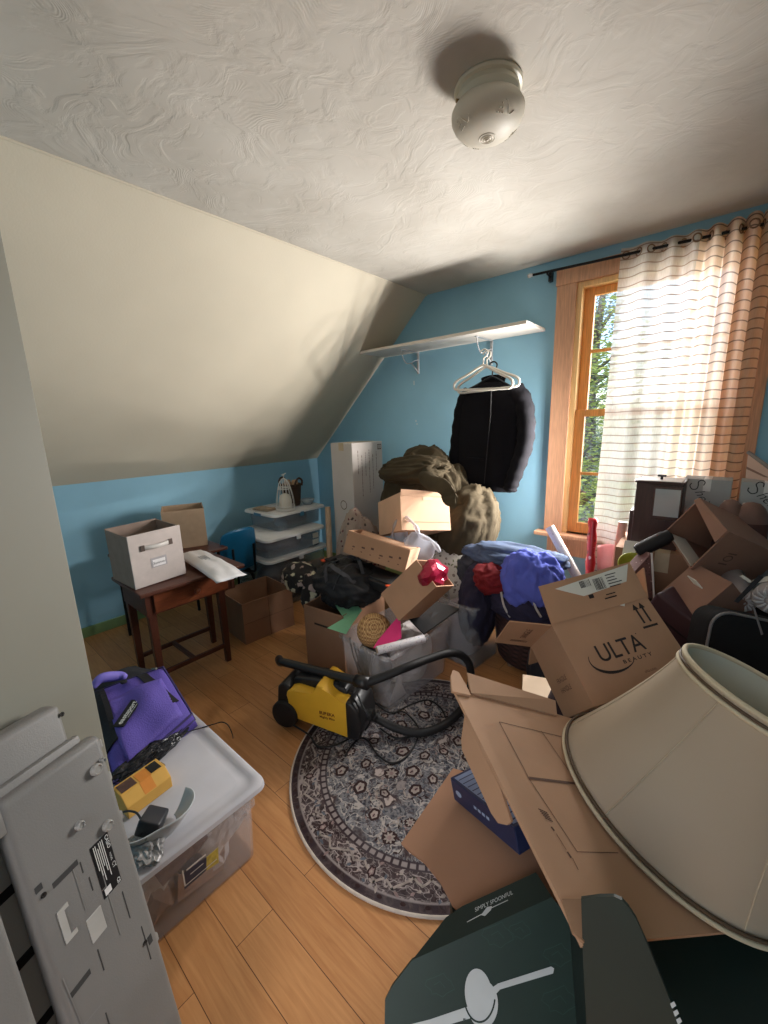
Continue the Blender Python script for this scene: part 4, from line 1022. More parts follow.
def tall_box():
    F = yaw((-2.37, 2.43, 0), -.027); w, d, h = .246, .347, 1.308
    t = thing('tall_carton', 'tall narrow white carton standing upright near the back corner', 'box', F.o)
    wc = mat('white_card', (198, 190, 184), .7, .05, 5); gc = mat('grey_card', (176, 168, 162), .7, .05, 5)
    part('carton_body', wc, t, lambda bm: bx(bm, F, -w/2, w/2, -d/2, d/2, 0, h, .003))
    part('tape', mat('tan_tape', (190, 170, 140), .4), t, lambda bm: bx(bm, F, -.03, .03, -d/2 - .0008, d/2 + .0008, h - .06, h + .0008))
    FR = Fr(F(w/2 + .0003, 0, 0), F.y, F.z, F.x); FRS = Fr(F(w/2 + .0003, 0, h), -F.z, F.y, F.x); FL = Fr(F(0, -d/2 - .0003, 0), F.x, F.z, -F.y)
    FRT = Fr(FR.o, -F.z, F.y, F.x)                    # text that runs down the side
    def pr(bm):
        for k in range(7):
            y = .14 - k * .042; n = (0, 7, 12, 16, 9, 13, 8)[k]; r = random.Random(k)
            x = .06 + .02 * (k % 3)
            for j in range(n):
                L = r.uniform(.006, .026); quads(bm, FRS, [(x, x + L, y - .0028, y + .0028)]); x += L + .007
        quads(bm, FR, [(.115, .160, h - .065, h - .058), (.115, .160, h - .028, h - .022), (.115, .120, h - .065, h - .022), (.155, .160, h - .065, h - .022), (.128, .133, h - .060, h - .03), (.141, .146, h - .060, h - .03)])
    part('printing', ink_f, t, pr)
    def pl(bm):
        ribbons(bm, FL, [[(.0 + .035 * math.cos(a), h * .62 + .035 * math.sin(a)) for a in [2 * PI * k / 24 for k in range(25)]]], .006)
        for k in range(3): quads(bm, FL, [(.07 + .014 * k, .076 + .014 * k, h * .46, h * .60)])
    part('printing', ink_f, t, pl)
tall_box()
def tube_roll():
    a, b = on_y(333, 505, 2.17), Vector((-2.33, 2.12, .03))
    a = Vector((-2.56, 2.245, .775)); b = Vector((-2.36, 2.05, .022))
    solo('cardboard_tube', mat('beige_tube_card', (184, 158, 132), .7, .06), 'beige cardboard tube leaning against the tall white carton', 'tube', b, lambda bm: tube(bm, [a, b], .024, 20))
tube_roll()
# ================================================================== RUG AND VACUUM
RC = Vector((-.872, 1.244, 0)); RR = .580
def rug():
    t = thing('round_rug', 'round grey and brown persian style rug on the wood floor', 'rug', RC)
    F = Fr(RC)
    r = random.Random(21)
    def tone(n, c): return mat(n, c, .95, .22, 60, spec=.1)
    ms = [m_rug(RC.x, RC.y, RR), tone('rug_cream_yarn', (148, 137, 131)), tone('rug_dark_yarn', (54, 40, 40)), tone('rug_blue_yarn', (86, 91, 100)), tone('rug_rose_yarn', (132, 112, 110))]
    Z = .0094
    def pile(bm):
        lathe(bm, F, [(RR, 0), (RR, .006), (RR * .995, .009), (0, .009)], 96)
        def mark(n0, k):
            bm.faces.ensure_lookup_table()
            for q in bm.faces[n0:]: q.material_index = k
        def P(x, y, h): return F(x, y, Z + h)
        def blob(x, y, a, b, rot, k, h, n=14, wob=.0):
            n0 = len(bm.faces); pts = []
            for q in range(n):
                w = 2 * PI * q / n; s = 1 + wob * math.cos(w * 5); u, v = a * s * math.cos(w), b * s * math.sin(w)
                pts.append(bm.verts.new(P(x + u * math.cos(rot) - v * math.sin(rot), y + u * math.sin(rot) + v * math.cos(rot), h)))
            bm.faces.new(pts); mark(n0, k)
        def stroke(pts, w, k, h):
            n0 = len(bm.faces); ribbons(bm, Fr(F(0, 0, Z)), [[(p[0], p[1]) for p in pts]], w, h); mark(n0, k)
        def leaf(x, y, L, wd, rot, k, h):
            n0 = len(bm.faces); pts = [(0, 0), (L * .35, wd), (L * .75, wd * .6), (L, 0), (L * .7, -wd * .7), (L * .3, -wd * .8)]
            bm.faces.new([bm.verts.new(P(x + u * math.cos(rot) - v * math.sin(rot), y + u * math.sin(rot) + v * math.cos(rot), h)) for u, v in pts]); mark(n0, k)
        # border: S scrolls, palmettes and small leaves
        N = 26
        for i in range(N):
            a0 = 2 * PI * i / N; da = 2 * PI / N; sg = 1 if i % 2 else -1
            pts = []
            for q in range(15):
                t_ = q / 14; rr = RR * (.868 + sg * .048 * math.sin(2 * PI * t_) ); a = a0 + da * (t_ * 1.02 - .1 + .10 * math.sin(4 * PI * t_)); pts.append((rr * math.cos(a), rr * math.sin(a)))
            stroke(pts, .0075, 1, .0002)
            for t_, o, L in ((.2, .05, .026), (.5, -.035, .022), (.75, -.05, .026), (.9, .02, .018), (.35, -.055, .016), (.62, .052, .018)):
                a = a0 + da * t_; rr = RR * (.868 + o * sg); leaf(rr * math.cos(a), rr * math.sin(a), L, .0055, a + r.uniform(-2.5, 2.5), (1, 4, 1, 3)[r.randrange(4)], .0003)
            if i % 2 == 0:
                a = a0 + da * .5; x, y = RR * .868 * math.cos(a), RR * .868 * math.sin(a)
                blob(x, y, .020, .014, a, 2, .0004, 12, .2); blob(x, y, .012, .008, a, 4, .0005, 12, .25); blob(x, y, .004, .004, 0, 1, .0006)
        for i in range(46):
            a = 2 * PI * i / 46; blob(RR * .966 * math.cos(a), RR * .966 * math.sin(a), .009, .006, a + PI / 2, 2, .0003); 
        # field: flower heads with dark halos on winding stems
        fl = []
        for k in range(900):
            a, q = r.uniform(0, 2 * PI), RR * .66 * math.sqrt(r.random()); x, y = q * math.cos(a), q * math.sin(a)
            if all((x - u) ** 2 + (y - v) ** 2 > .088 ** 2 for u, v in fl): fl.append((x, y))
        for k, (x, y) in enumerate(fl):
            a = r.uniform(0, 6.28)
            for s in range(3):
                pts = []; hx, hy, hd = x, y, a + s * 2.1; bend = r.choice((-1, 1)) * r.uniform(.25, .5)
                for q in range(14): pts.append((hx, hy)); hx += .0085 * math.cos(hd); hy += .0085 * math.sin(hd); hd += bend
                pts = [p for p in pts if p[0] ** 2 + p[1] ** 2 < (RR * .725) ** 2]
                if len(pts) > 3:
                    stroke(pts, .0034, 1 if s else 2, .0002)
                    for q in range(2, len(pts), 3): leaf(pts[q][0], pts[q][1], r.uniform(.014, .026), .0045, r.uniform(0, 6.28), (1, 2, 3, 1, 4)[r.randrange(5)], .0003)
            R0 = r.uniform(.018, .027)
            blob(x, y, R0 * 1.25, R0 * 1.05, a, 2, .0004, 16, .08)
            if k % 3 == 0:
                for q in range(8): leaf(x, y, R0 * 1.0, R0 * .24, a + q * PI / 4, 1, .0005)
                blob(x, y, R0 * .34, R0 * .34, 0, 4, .0006)
            else:
                blob(x, y, R0 * .8, R0 * .62, a, 1, .0005, 14, .14); blob(x + R0 * .2 * math.cos(a), y + R0 * .2 * math.sin(a), R0 * .4, R0 * .3, a, 4, .0006, 10, .1); leaf(x - R0 * .2 * math.cos(a), y - R0 * .2 * math.sin(a), R0 * .8, R0 * .12, a, 2, .0007)
    part('pile', ms, t, pile)
    part('binding', mat('cream_rug_binding', (196, 184, 172), .9, .1, 40), t, lambda bm: tube(bm, [F(RR * math.cos(a) , RR * math.sin(a),   .005) for a in [2 * PI * k / 120 for k in range(120)]], .0055, 8, closed=True), True)
rug()
VX, VY = Vector((.936, .351, 0)), Vector((-.351, .936, 0))
VF = Fr((-1.525, .985, .009), VX, VY)
def vacuum():
    ye = mat('yellow_vacuum_plastic', (224, 172, 50), .38, .04); bk = mat('black_vacuum_plastic', (30, 29, 30), .38, .08); bk2 = mat('matte_black_rubber', (26, 25, 26), .6, .1)
    t = thing('vacuum_cleaner', 'yellow and black canister vacuum cleaner with a ribbed hose on the round rug', 'vacuum cleaner', VF(.15, .08, 0))
    side = [(.045, .055), (.335, .018), (.335, .205), (.275, .215), (.215, .262), (.185, .268), (.165, .205), (.06, .215), (.02, .200), (.012, .17), (.035, .13)]
    def body(bm): prism(bm, VF, side, 0, .17, .010, 3)
    b = part('body', ye, t, body, 'auto')
    part('front_cap', bk, t, lambda bm: prism(bm, VF, [(.330, .012), (.395, .03), (.41, .09), (.395, .175), (.36, .212), (.330, .212)], -.006, .176, .012, 3), 'auto')
    part('rear_housing', bk, t, lambda bm: prism(bm, VF, [(-.05, .08), (-.02, .03), (.06, .045), (.04, .13), (.02, .17), (.035, .208), (.0, .235), (-.035, .21)], .006, .164, .010, 3), 'auto')
    part('top_housing', bk, t, lambda bm: prism(bm, VF, [(.02, .18), (.33, .19), (.30, .236), (.16, .252), (.03, .240)], .055, .168, .010, 3), 'auto')
    for y0 in (-.018, .150):
        part('wheel', bk2, t, lambda bm, y0=y0: lathe(bm, Fr(VF(.0, y0, .070), VX, Vector((0, 0, 1)), VY), [(0, .0), (.035, 0), (.064, .004), (.070, .012), (.070, .030), (.060, .036), (0, .036)], 32), 'auto')
    part('caster', bk2, t, lambda bm: lathe(bm, Fr(VF(.33, .075, .018), VX, Vector((0, 0, 1)), VY), [(0, 0), (.017, 0), (.018, .004), (.018, .018), (0, .022)], 16), 'auto')
    part('switch', bk, b, lambda bm: bx(bm, VF, .235, .262, .07, .10, .225, .248, .004))
    part('latch', bk, b, lambda bm: bx(bm, VF, .318, .345, .06, .11, .200, .225, .004))
    part('port', bk, t, lambda bm: tube(bm, [VF(.40, .085, .10), VF(.43, .085, .10)], .028, 20))
    TFv = Fr(VF(0, -.0006, 0), VX, Vector((0, 0, 1)), -VY)
    def tx(bm):
        letter(bm, TFv.at(.232, .118), 'EUREKA', .022, h=.0002, bold=.0008); letter(bm, TFv.at(.232, .098), 'Mighty Mite', .0165, h=.0002, bold=.0004)
    part('lettering', mat('maroon_print', (96, 34, 18), .6), b, tx)
    # wand handle along the top, then the ribbed hose out to the front port
    w0, w1 = on_z(287, 663, .27), on_z(366, 683, .285)
    part('wand_handle', bk, t, lambda bm: [tube(bm, cr([on_z(279, 659, .215), on_z(281, 662, .255), w0, (w0 + w1) / 2, w1], 6), [.022] * 8 + [.020] * 17, 14), tube(bm, [w1 - (w1 - w0) * .12, w1 + (w1 - w0) * .03], .029, 16)], True)
    path = [w1, on_z(388, 675, .32), on_z(407, 667, .345), on_z(428, 659, .345), on_z(446, 653.5, .335), on_z(459, 654, .30), on_z(468, 662, .245), on_z(471, 676, .16), on_z(469, 694, .085), on_z(459, 712, .045), on_z(440, 727, .034), on_z(418, 733, .036), on_z(396, 728, .055), on_z(378, 719, .085), VF(.43, .085, .10)]
    part('hose', bk2, t, lambda bm: tube(bm, cr(path, 12), .0195, 12, rib=.06), True)
    def cord(bm):
        for pts in ([VF(.04, -.01, .03), on_z(309, 735, .016), on_z(318, 746, .016), on_z(335, 745, .016), on_z(352, 737, .016)],
                    [on_z(345, 756, .016), on_z(352, 745, .016), on_z(360, 738, .016), on_z(368, 741, .016), on_z(378, 755, .016), on_z(392, 763, .016), on_z(406, 757, .016), on_z(416, 742, .016), on_z(418, 727, .018), on_z(404, 712, .018), on_z(388, 712, .02), on_z(372, 700, .09)],
                    [on_z(380, 728, .016), on_z(396, 738, .016), on_z(412, 736, .02)],
                    [on_z(394, 713, .016), on_z(412, 704, .016), on_z(428, 700, .012), on_z(440, 707, .016), on_z(446, 718, .016)],
                    [VF(.41, .03, .06), VF(.44, .02, .13), VF(.40, .03, .19), VF(.37, .05, .225)]):
            tube(bm, cr(pts, 8), .0042, 8)
    part('power_cord', mat('black_cord', (22, 22, 24), .5), t, cord, True)
vacuum()

# ================================================================== MIDDLE PILE
def open_tote():
    F = frame_rows([[.997, .072, 0], [-.072, .997, 0], [0, 0, 1]], (-1.343, 1.635, .009)); t = thing('storage_tote', 'open clear tote full of odds and ends behind the vacuum', 'storage tote', F.o)
    tub(t, F, .375, .53, .315, clear, taper=.90, r=.03, rim=.014)
    wp = mat('crumpled_white_paper', (206, 198, 196), .8, .15, 9); dk = mat('dark_folded_cloth', (74, 74, 80), .9, .3, 8); gr = mat('grey_card', (176, 168, 162), .7, .05, 5)
    solo('packing_paper', wp, 'crumpled white packing paper filling the open tote', 'paper', F(.03, .06, .008), lambda bm: heap(bm, F.at(.03, .05, .14), .11, .155, .16, 11, .2, 2.6, -.72, 4, 1.4))
    solo('cloth_scrap', dk, 'dark cloth scrap at the near end inside the open tote', 'cloth', F(-.03, -.16, .008), lambda bm: heap(bm, F.at(-.03, -.155, .12), .11, .07, .14, 12, .2, 2.4, -.75, 4), smooth=True)
    solo('grey_card', gr, 'grey triangular card pressed against the inside of the open tote', 'card', F(.15, -.17, .01), lambda bm: slab(bm, [F(.152, -.23, .02), F(.152, -.10, .02), F(.160, -.165, .17)], .003))
    # straw disc
    c = on_z(374, 629, .375); n = (EYE - c).normalized() + Vector((0, 0, .35)); n.normalize(); ex = n.cross(Vector((0, 0, 1))).normalized(); G = Fr(c, ex, n.cross(ex), n)
    straw = m_weave('woven_straw', (136, 92, 52), (206, 162, 108), 330, 330)
    def disc(bm): lathe(bm, G, [(0, .034), (.012, .036), (.022, .032), (.030, .035), (.040, .030), (.050, .032), (.060, .024), (.072, .020), (.084, .006), (.092, -.014), (.094, -.03), (.088, -.03), (.07, .0), (0, .02)], 40, False)
    s = solo('straw_hat', straw, 'round woven straw hat crown in the open tote', 'hat', c, disc, smooth=True)
    part('coil', mat('pale_straw', (214, 176, 122), .8, .1, 50), s, lambda bm: [tube(bm, [G(r * math.cos(a), r * math.sin(a), z) for a in [2 * PI * k / 30 for k in range(30)]], .0022, 6, closed=True) for r, z in ((.020, .034), (.038, .032), (.056, .028))])
    gp = mat('mint_tissue', (132, 190, 148), .7, .1, 12, trans=.25)
    g = on_z(340, 618, .385)
    def tissue(bm):
        R_ = [(327, 628, .37), (344, 618, .40), (334, 603, .43), (352, 600, .42), (362, 610, .41), (352, 624, .385), (346, 634, .36)]
        P = [on_z(*q) for q in R_]; 
        for a, b, c_ in ((0, 1, 6), (1, 5, 6), (1, 2, 3), (1, 3, 4), (1, 4, 5)): slab(bm, [P[a], P[b], P[c_]], .002)
    solo('tissue_paper', gp, 'mint green folded tissue paper in the open tote', 'paper', g, tissue)
    pp = mat('hot_pink_paper', (230, 52, 122), .55, .05)
    def pink(bm):
        P = [on_z(*q) for q in ((373, 648, .335), (378, 640, .36), (400, 614, .45), (401.5, 638, .37), (388, 645, .345))]
        slab(bm, [P[0], P[1], P[2], P[4]], .002); slab(bm, [P[4], P[2], P[3]], .002)
    solo('gift_bag', pp, 'hot pink folded gift bag beside the straw hat', 'bag', on_z(388, 636, .36), pink)
    rp = m_pattern('white_dotted_wrap', (222, 216, 218), (176, 150, 160), (150, 160, 180), 90, .2, .6)
    a, b = on_z(377, 650.5, .348), on_z(424, 638.5, .352)
    ro = solo('wrapping_roll', rp, 'white dotted roll of wrapping paper across the open tote rim', 'wrapping paper', a, lambda bm: tube(bm, [a, b], .021, 20))
    part('core', mat('beige_tube_card', (184, 158, 132), .7, .06), ro, lambda bm: tube(bm, [a - (b - a).normalized() * .0015, a + (b - a) * .02], .0145, 16))
    P = [on_z(*q) for q in ((409, 620, .375), (437, 603, .43), (459, 610, .40), (424, 635, .345))]
    solo('folder', mat('black_folder', (34, 35, 37), .5, .08), 'black plastic folder leaning out of the open tote', 'folder', P[3], lambda bm: slab(bm, P, -.012))
    solo('tangled_cables', mat('green_black_cable', (28, 40, 36), .5, .3, 6), 'dark green and black cables tangled inside the open tote end', 'cable', F(-.05, -.23, .1), lambda bm: [tube(bm, cr([F(-.13 + .03 * k, -.236, .30 - .02 * k), F(-.10 + .035 * k, -.240, .20), F(-.05 + .02 * k, -.236, .12), F(.0 + .015 * k, -.238, .22), F(-.02 + .03 * k, -.235, .29)], 6), .0045, 7) for k in range(4)], smooth=True)
open_tote()
def red_box():
    F = frame_rows([[.779, -.105, .618], [-.12, .943, .311], [-.616, -.316, .722]], (-1.208, 1.656, .576))
    t = thing('cardboard_box', 'tilted brown box spilling a red foil bag over the open tote', 'box', F(0, 0, -.1))
    carton(t, F, .174, .217, .28, mat('kraft_cardboard', (172, 132, 102)), .005)
    red = mat('crimson_foil', (158, 26, 58), .3, .25, 9, .5, 22, metal=.3)
    c = F(.015, .0, .15)
    solo('foil_bag', red, 'crumpled crimson foil bag bulging from the tilted brown box', 'bag', c, lambda bm: heap(bm, F.at(.02, .01, .12), .062, .095, .075, 15, .75, 1.3, -1.4, 3, .9))
red_box()
def tray_box():
    F = frame_rows([[.942, -.308, .134], [.265, .927, .267], [-.206, -.216, .954]], (-1.562, 1.779, .703))
    t = thing('cardboard_box', 'long shallow brown box with open top lying across the middle pile', 'box', F(0, 0, -.06))
    carton(t, F, .401, .192, .135, kraft, .006)
    part('lit_end_panel', kraft_l, t, lambda bm: bx(bm, F, .2008, .2045, -.094, .094, -.066, .068))  # paler sheet paints the light on the end towards the window
    part('inner_flap', kraft_l, t, lambda bm: [slab(bm, [F(-.19, -.088, .064), F(.19, -.088, .064), F(.18, -.03, .045), F(-.18, -.03, .045)], .004), slab(bm, [F(-.19, .088, .064), F(.19, .088, .064), F(.18, .04, .05), F(-.18, .04, .05)], .004)])
    FF = Fr(F(0, -.0965, 0), F.x, F.z, -F.y)
    def pr(bm):
        r = random.Random(3)
        for k in range(6): x = -.15 + .06 * k; quads(bm, FF, [(x, x + r.uniform(.012, .03), -.02 + .01 * (k % 3), -.012 + .012 * (k % 3)), (x, x + .01, -.035, -.03)], .0008)
    part('printing', ink_f, t, pr)
    FE = Fr(F(.2048, 0, 0), F.y, F.z, F.x)
    part('tape_scrap', mat('tan_tape', (190, 170, 140), .4), t, lambda bm: bx(bm, FE, -.02, .03, -.01, .02, 0, .001))
tray_box()
def lit_box():
    k = 1.24; R_ = [[.458, -.856, -.239], [.88, .398, .26], [-.128, -.33, .935]]
    c = EYE + (Vector((-1.291, 1.736, .956)) - EYE) * k
    F = frame_rows(R_, c); w, d, h = .281 * k, .371 * k * .8, .19 * k
    t = thing('cardboard_box', 'sunlit brown box half buried under the olive coat', 'box', F(0, 0, -h / 2))
    carton(t, F, w, d, h, kraft_l, .006, top=True)
    part('flap', kraft_l, t, lambda bm: slab(bm, [F(-w/2, -d/2 - .001, h/2 - .02), F(w/2, -d/2 - .001, h/2 - .02), F(w/2 - .01, -d/2 - .012, h/2 + .012), F(-w/2, -d/2 - .012, h/2 + .018)], .004))
    FF = Fr(F(0, -d/2 - .001, 0), F.x, F.z, -F.y)
    part('tape_scrap', mat('tan_tape', (190, 170, 140), .4), t, lambda bm: bx(bm, FF, -.02, .05, h/2 - .045, h/2 - .02, 0, .0015))
    part('fold_line', mat('fold_shade', (120, 88, 66), .9), t, lambda bm: bx(bm, FF, -w/2 + .01, w/2 - .01, -h/2 + .05, -h/2 + .052, 0, .001))
lit_box()
olive = mat('olive_coat_cloth', (70, 61, 46), .92, .18, 7, .2, 60, spec=.2)
def coat():
    t = thing('coat', 'olive brown coat heaped over the box by the back wall', 'coat', (-1.72, 2.55, .5))
    part('coat_body', olive, t, lambda bm: [heap(bm, Fr((-1.77, 2.555, .72)), .38, .19, .50, 21, .16, 1.7, -.22, 6, 1.8, (1.6, 1.6, .5)), heap(bm, Fr((-1.40, 2.50, .66)).turn('y', .35),   .20, .22, .34, 27, .16, 1.7, -.2, 5, 1.8, (2.2, 2.2, .4))], True)
    part('hood', olive, t, lambda bm: heap(bm, Fr((-1.80, 2.44, 1.10)).turn('y', -.1), .27, .13, .10, 23, .22, 1.6, -1.1, 5, 1.8, (.6, 2.4, 2.4)), True)
    q = lambda x, y, Y: on_y(x, y, Y)
    def sl(bm):
        a = [q(424, 478, 2.30), q(438, 484, 2.18), q(448, 492, 2.10), q(452, 503, 2.08)]
        P = cr(a, 6)
        def f(u, v):
            k = u * (len(P) - 1); i = min(len(P) - 2, int(k)); p = P[i].lerp(P[i + 1], k - i); an = 2 * PI * v
            r = (.050 - .012 * u) + .008 * math.sin(an * 3 + u * 4) + .007 * math.sin(u * 13 + an); return p + Vector((math.cos(an) * r, math.sin(an) * r * .5, math.sin(an) * r * .9))
        surf(bm, f, 24, 20)
    part('sleeve', olive, t, sl, True)
coat()
solo('comforter', m_pattern('white_floral_cotton', (206, 204, 196), (116, 122, 92), (134, 126, 118), 34, .30), 'white floral comforter bunched under the olive coat', 'comforter', (-1.42, 2.45, 0), lambda bm: heap(bm, Fr((-1.42, 2.45, .33)), .32, .24, .31, 31, .14, 2.2, -1.05, 5, 1.2), smooth=True)
solo('blanket', m_pattern('burgundy_floral_cloth', (150, 132, 120), (92, 38, 42), (60, 48, 44), 26, .22), 'burgundy and beige patterned blanket beside the tall white carton', 'blanket', (-2.03, 2.08, 0), lambda bm: heap(bm, Fr((-2.03, 2.08, .40)), .16, .17, .40, 33, .18, 2.2, -.98, 5, 1.2), smooth=True)
def poly_bag():
    m = mat('clear_bag_film', (206, 206, 216), .2, .05, alpha=.42, spec=.6)
    c = on_y(412, 546, 2.0)
    def f(bm):
        def P(u, v):
            p = Vector((on_y(392 + 40 * u + 6 * v, 520 + 22 * u + 42 * v, 1.98)))
            p += Vector((.0, -.05 * math.sin(PI * v), .03 * math.sin(u * 11 + v * 5) + .02 * noise.noise(Vector((u * 6, v * 6, 2)))))
            p.y += .05 * math.sin(u * 8 + 2 * v); return p
        surf(bm, P, 24, 18, .0015)
        tube(bm, cr([on_y(390, 548, 1.97), on_y(394, 528, 1.95), on_y(402, 517, 1.95), on_y(414, 524, 1.95), on_y(420, 535, 1.95), on_y(432, 541, 1.95), on_y(440, 552, 1.95)], 6), [.012 + .004 * math.sin(k) for k in range(37)], 8)
    solo('plastic_bag', m, 'clear plastic bag crumpled between the brown boxes', 'bag', c, f, smooth=True)
poly_bag()
def under_carton():
    F = yaw((-1.735, 1.62, 0), .12); t = thing('cardboard_box', 'brown carton on the floor under the black bag, beside the open tote', 'box', F.o)
    carton(t, F.at(0, 0, .205), .30, .42, .40, kraft_d, .006)
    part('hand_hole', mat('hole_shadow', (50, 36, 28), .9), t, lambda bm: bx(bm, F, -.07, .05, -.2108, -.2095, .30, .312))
under_carton()
solo('backpack', mat('black_bag_nylon', (25, 25, 28), .7, .3, 9, .3, 80), 'black backpack slumped in the middle of the pile', 'bag', (-1.70, 1.66, .41), lambda bm: heap(bm, Fr((-1.70, 1.64, .49)), .20, .19, .13, 41, .28, 2.4, -.8, 5, 1.3), smooth=True)
def straps():
    o = [q for q in COL.objects if q.name == 'backpack'][0]; r = random.Random(4)
    def web(k):
        c = Vector((-1.70, 1.62, .56)); a = k * 1.25; pts = [c + Vector((.17 * math.cos(a), .15 * math.sin(a) - .03, -.06 + .02 * k % .05)), c + Vector((.10 * math.cos(a + .5), .10 * math.sin(a + .5) - .04, .075)), c + Vector((.08 * math.cos(a + 1.6), .11 * math.sin(a + 1.6) - .05, .07)), c + Vector((.15 * math.cos(a + 2.2), .13 * math.sin(a + 2.2) - .05, .0))]
        P = cr(pts, 7)
        return lambda bm: surf(bm, lambda u, v: P[min(len(P) - 1, int(u * (len(P) - 1)))] + Vector((0, .022 * v, .012 * v + .004)), 20, 2, .003)
    for k in range(5): part('strap', mat('grey_black_webbing', (52, 52, 56), .6, .2), o, web(k))
straps()
def black_case():
    a, b = on_z(328, 556, .60), on_z(398, 582, .585); F = frame_from((a + b) / 2 - Vector((0, 0, .03)), b - a, (0, 0, 1)); L = (b - a).length
    t = thing('tool_case', 'flat black case with orange end tags lying before the shallow brown box', 'case', F(0, 0, -.03))
    bk = mat('black_case_plastic', (32, 31, 33), .45, .1)
    part('case_body', bk, t, lambda bm: [bx(bm, F, -L/2, L/2, -.06, .10, -.035, .018, .008, 3), bx(bm, F, -L/2 + .02, L/2 - .02, -.05, .09, .018, .030, .006, 2)], 'auto')
    part('handle', bk, t, lambda bm: tube(bm, cr([F(-.05, -.06, -.01), F(-.045, -.09, -.01), F(.045, -.09, -.01), F(.05, -.06, -.01)], 6), .008, 10), True)
    org = mat('orange_tag', (236, 92, 52), .5)
    for s in (-1, 1): part('tag', org, t, lambda bm, s=s: bx(bm, F, s * (L/2 - .02) - .018, s * (L/2 - .02) + .018, -.064, -.03, .012, .022, .002))
    part('latch', mat('bright_steel', (190, 188, 182), .25, metal=1), t, lambda bm: bx(bm, F, .08, .105, -.064, -.058, -.02, .012, .002))
black_case()
flor = m_pattern('black_cream_floral', (34, 30, 30), (206, 198, 168), (176, 156, 148), 15, .40)
solo('scarf', flor, 'black and cream floral scarf hanging off the carton corner', 'scarf', on_z(302, 590, .42), lambda bm: [heap(bm, Fr(on_z(302, 578, .45)), .13, .10, .09, 51, .35, 2.6, -.9, 4, 1.5), heap(bm, Fr(on_z(312, 598, .36)), .06, .05, .13, 52, .3, 2.6, -1.1, 4, 1.5)], smooth=True)
def grey_tote():
    F = yaw((-1.18, 2.12, .0), -.1); t = thing('storage_tote', 'grey clear tote standing behind the open tote', 'storage tote', F.o)
    tub(t, F, .34, .30, .40, clear2, r=.03)
    solo('folded_cloth', mat('grey_pink_cloth', (150, 140, 142), .9, .2, 8), 'grey cloth packed in the tote behind the open tote', 'cloth', F(0, 0, .006), lambda bm: heap(bm, F.at(0, 0, .18), .14, .12, .19, 57, .14, 2, -.9, 4), smooth=True)
grey_tote()
# hamper with clothes
def hamper():
    F = Fr((-.80, 2.30, 0)); t = thing('laundry_hamper', 'dark woven laundry hamper overflowing with clothes by the window', 'hamper', F.o)
    wk = m_weave('dark_maroon_wicker', (26, 16, 18), (74, 48, 46), 120, 220)
    part('hamper_body', wk, t, lambda bm: lathe(bm, F, [(.0, .03), (.20, .03), (.215, .05), (.245, .28), (.255, .46), (.262, .475), (.25, .478), (.235, .28), (.2, .06), (0, .055)], 40, False), True)
    for a in (-2.05, -.6, .8, 2.4): part('foot', mat('pale_wood_ball', (150, 124, 100), .5), t, lambda bm, a=a: lathe(bm, F.at(.175 * math.cos(a), .175 * math.sin(a), 0), [(0, 0), (.016, .004), (.022, .018), (.016, .03), (0, .034)], 16, False), True)
    ro = mat('white_rope', (186, 180, 176), .8)
    part('rope_handle', ro, t, lambda bm: [tube(bm, cr([on_y(x0, 592, 2.03), on_y(x0 + 3, 606, 2.01), on_y(x0 + 9, 617, 2.02)], 6), .006, 8) for x0 in (501, 532)], True)
hamper()
def clothes(label, m, x, y, Y, rad, seed, amp=.3, rot=0, cat='clothing', name='shirt', fl=-.95, freq=2.2, an=(1, 1, 1)):
    c = on_y(x, y, Y); solo(name, m, label, cat, c - Vector((0, 0, rad[2] * .6)), lambda bm: heap(bm, yaw(c, rot), *rad, seed, amp, freq, fl, 5, 1.6, an), smooth=True)
clothes('navy sweater hanging over the left side of the hamper', mat('navy_knit', (30, 28, 48), .95, .2, 8, .2, 90), 478, 606, 2.12, (.11, .14, .24), 61, .2, .3, name='sweater', fl=-1.2)
clothes('deep red shirt on the hamper between navy and blue', mat('deep_red_cotton', (104, 16, 24), .9, .15), 491, 578, 2.10, (.10, .10, .085), 62, .3)
clothes('bright blue shirt draped over the front of the hamper', mat('bright_blue_cotton', (84, 96, 186), .9, .12, 9), 530, 580, 2.10, (.145, .10, .15), 63, .26, .1, freq=1.5, fl=-1.2, an=(2.6, 2.6, .55))
clothes('blue grey denim jacket topping the clothes in the hamper', mat('blue_grey_denim', (70, 84, 110), .95, .2, 12, .2, 160), 513, 556, 2.26, (.26, .14, .065), 64, .24, .08, name='denim_jacket', freq=1.6, an=(.7, 2.2, 2.2))
clothes('charcoal trousers tucked behind the navy sweater', mat('charcoal_cloth', (52, 54, 62), .95, .2), 482, 566, 2.28, (.14, .12, .12), 65, .25, .4, name='trousers')
clothes('dark indigo jeans in the hamper below the blue shirt', mat('dark_indigo_denim', (38, 36, 58), .95, .2, 12, .2, 160), 523, 604, 2.10, (.17, .08, .10), 66, .25, .1, name='jeans')

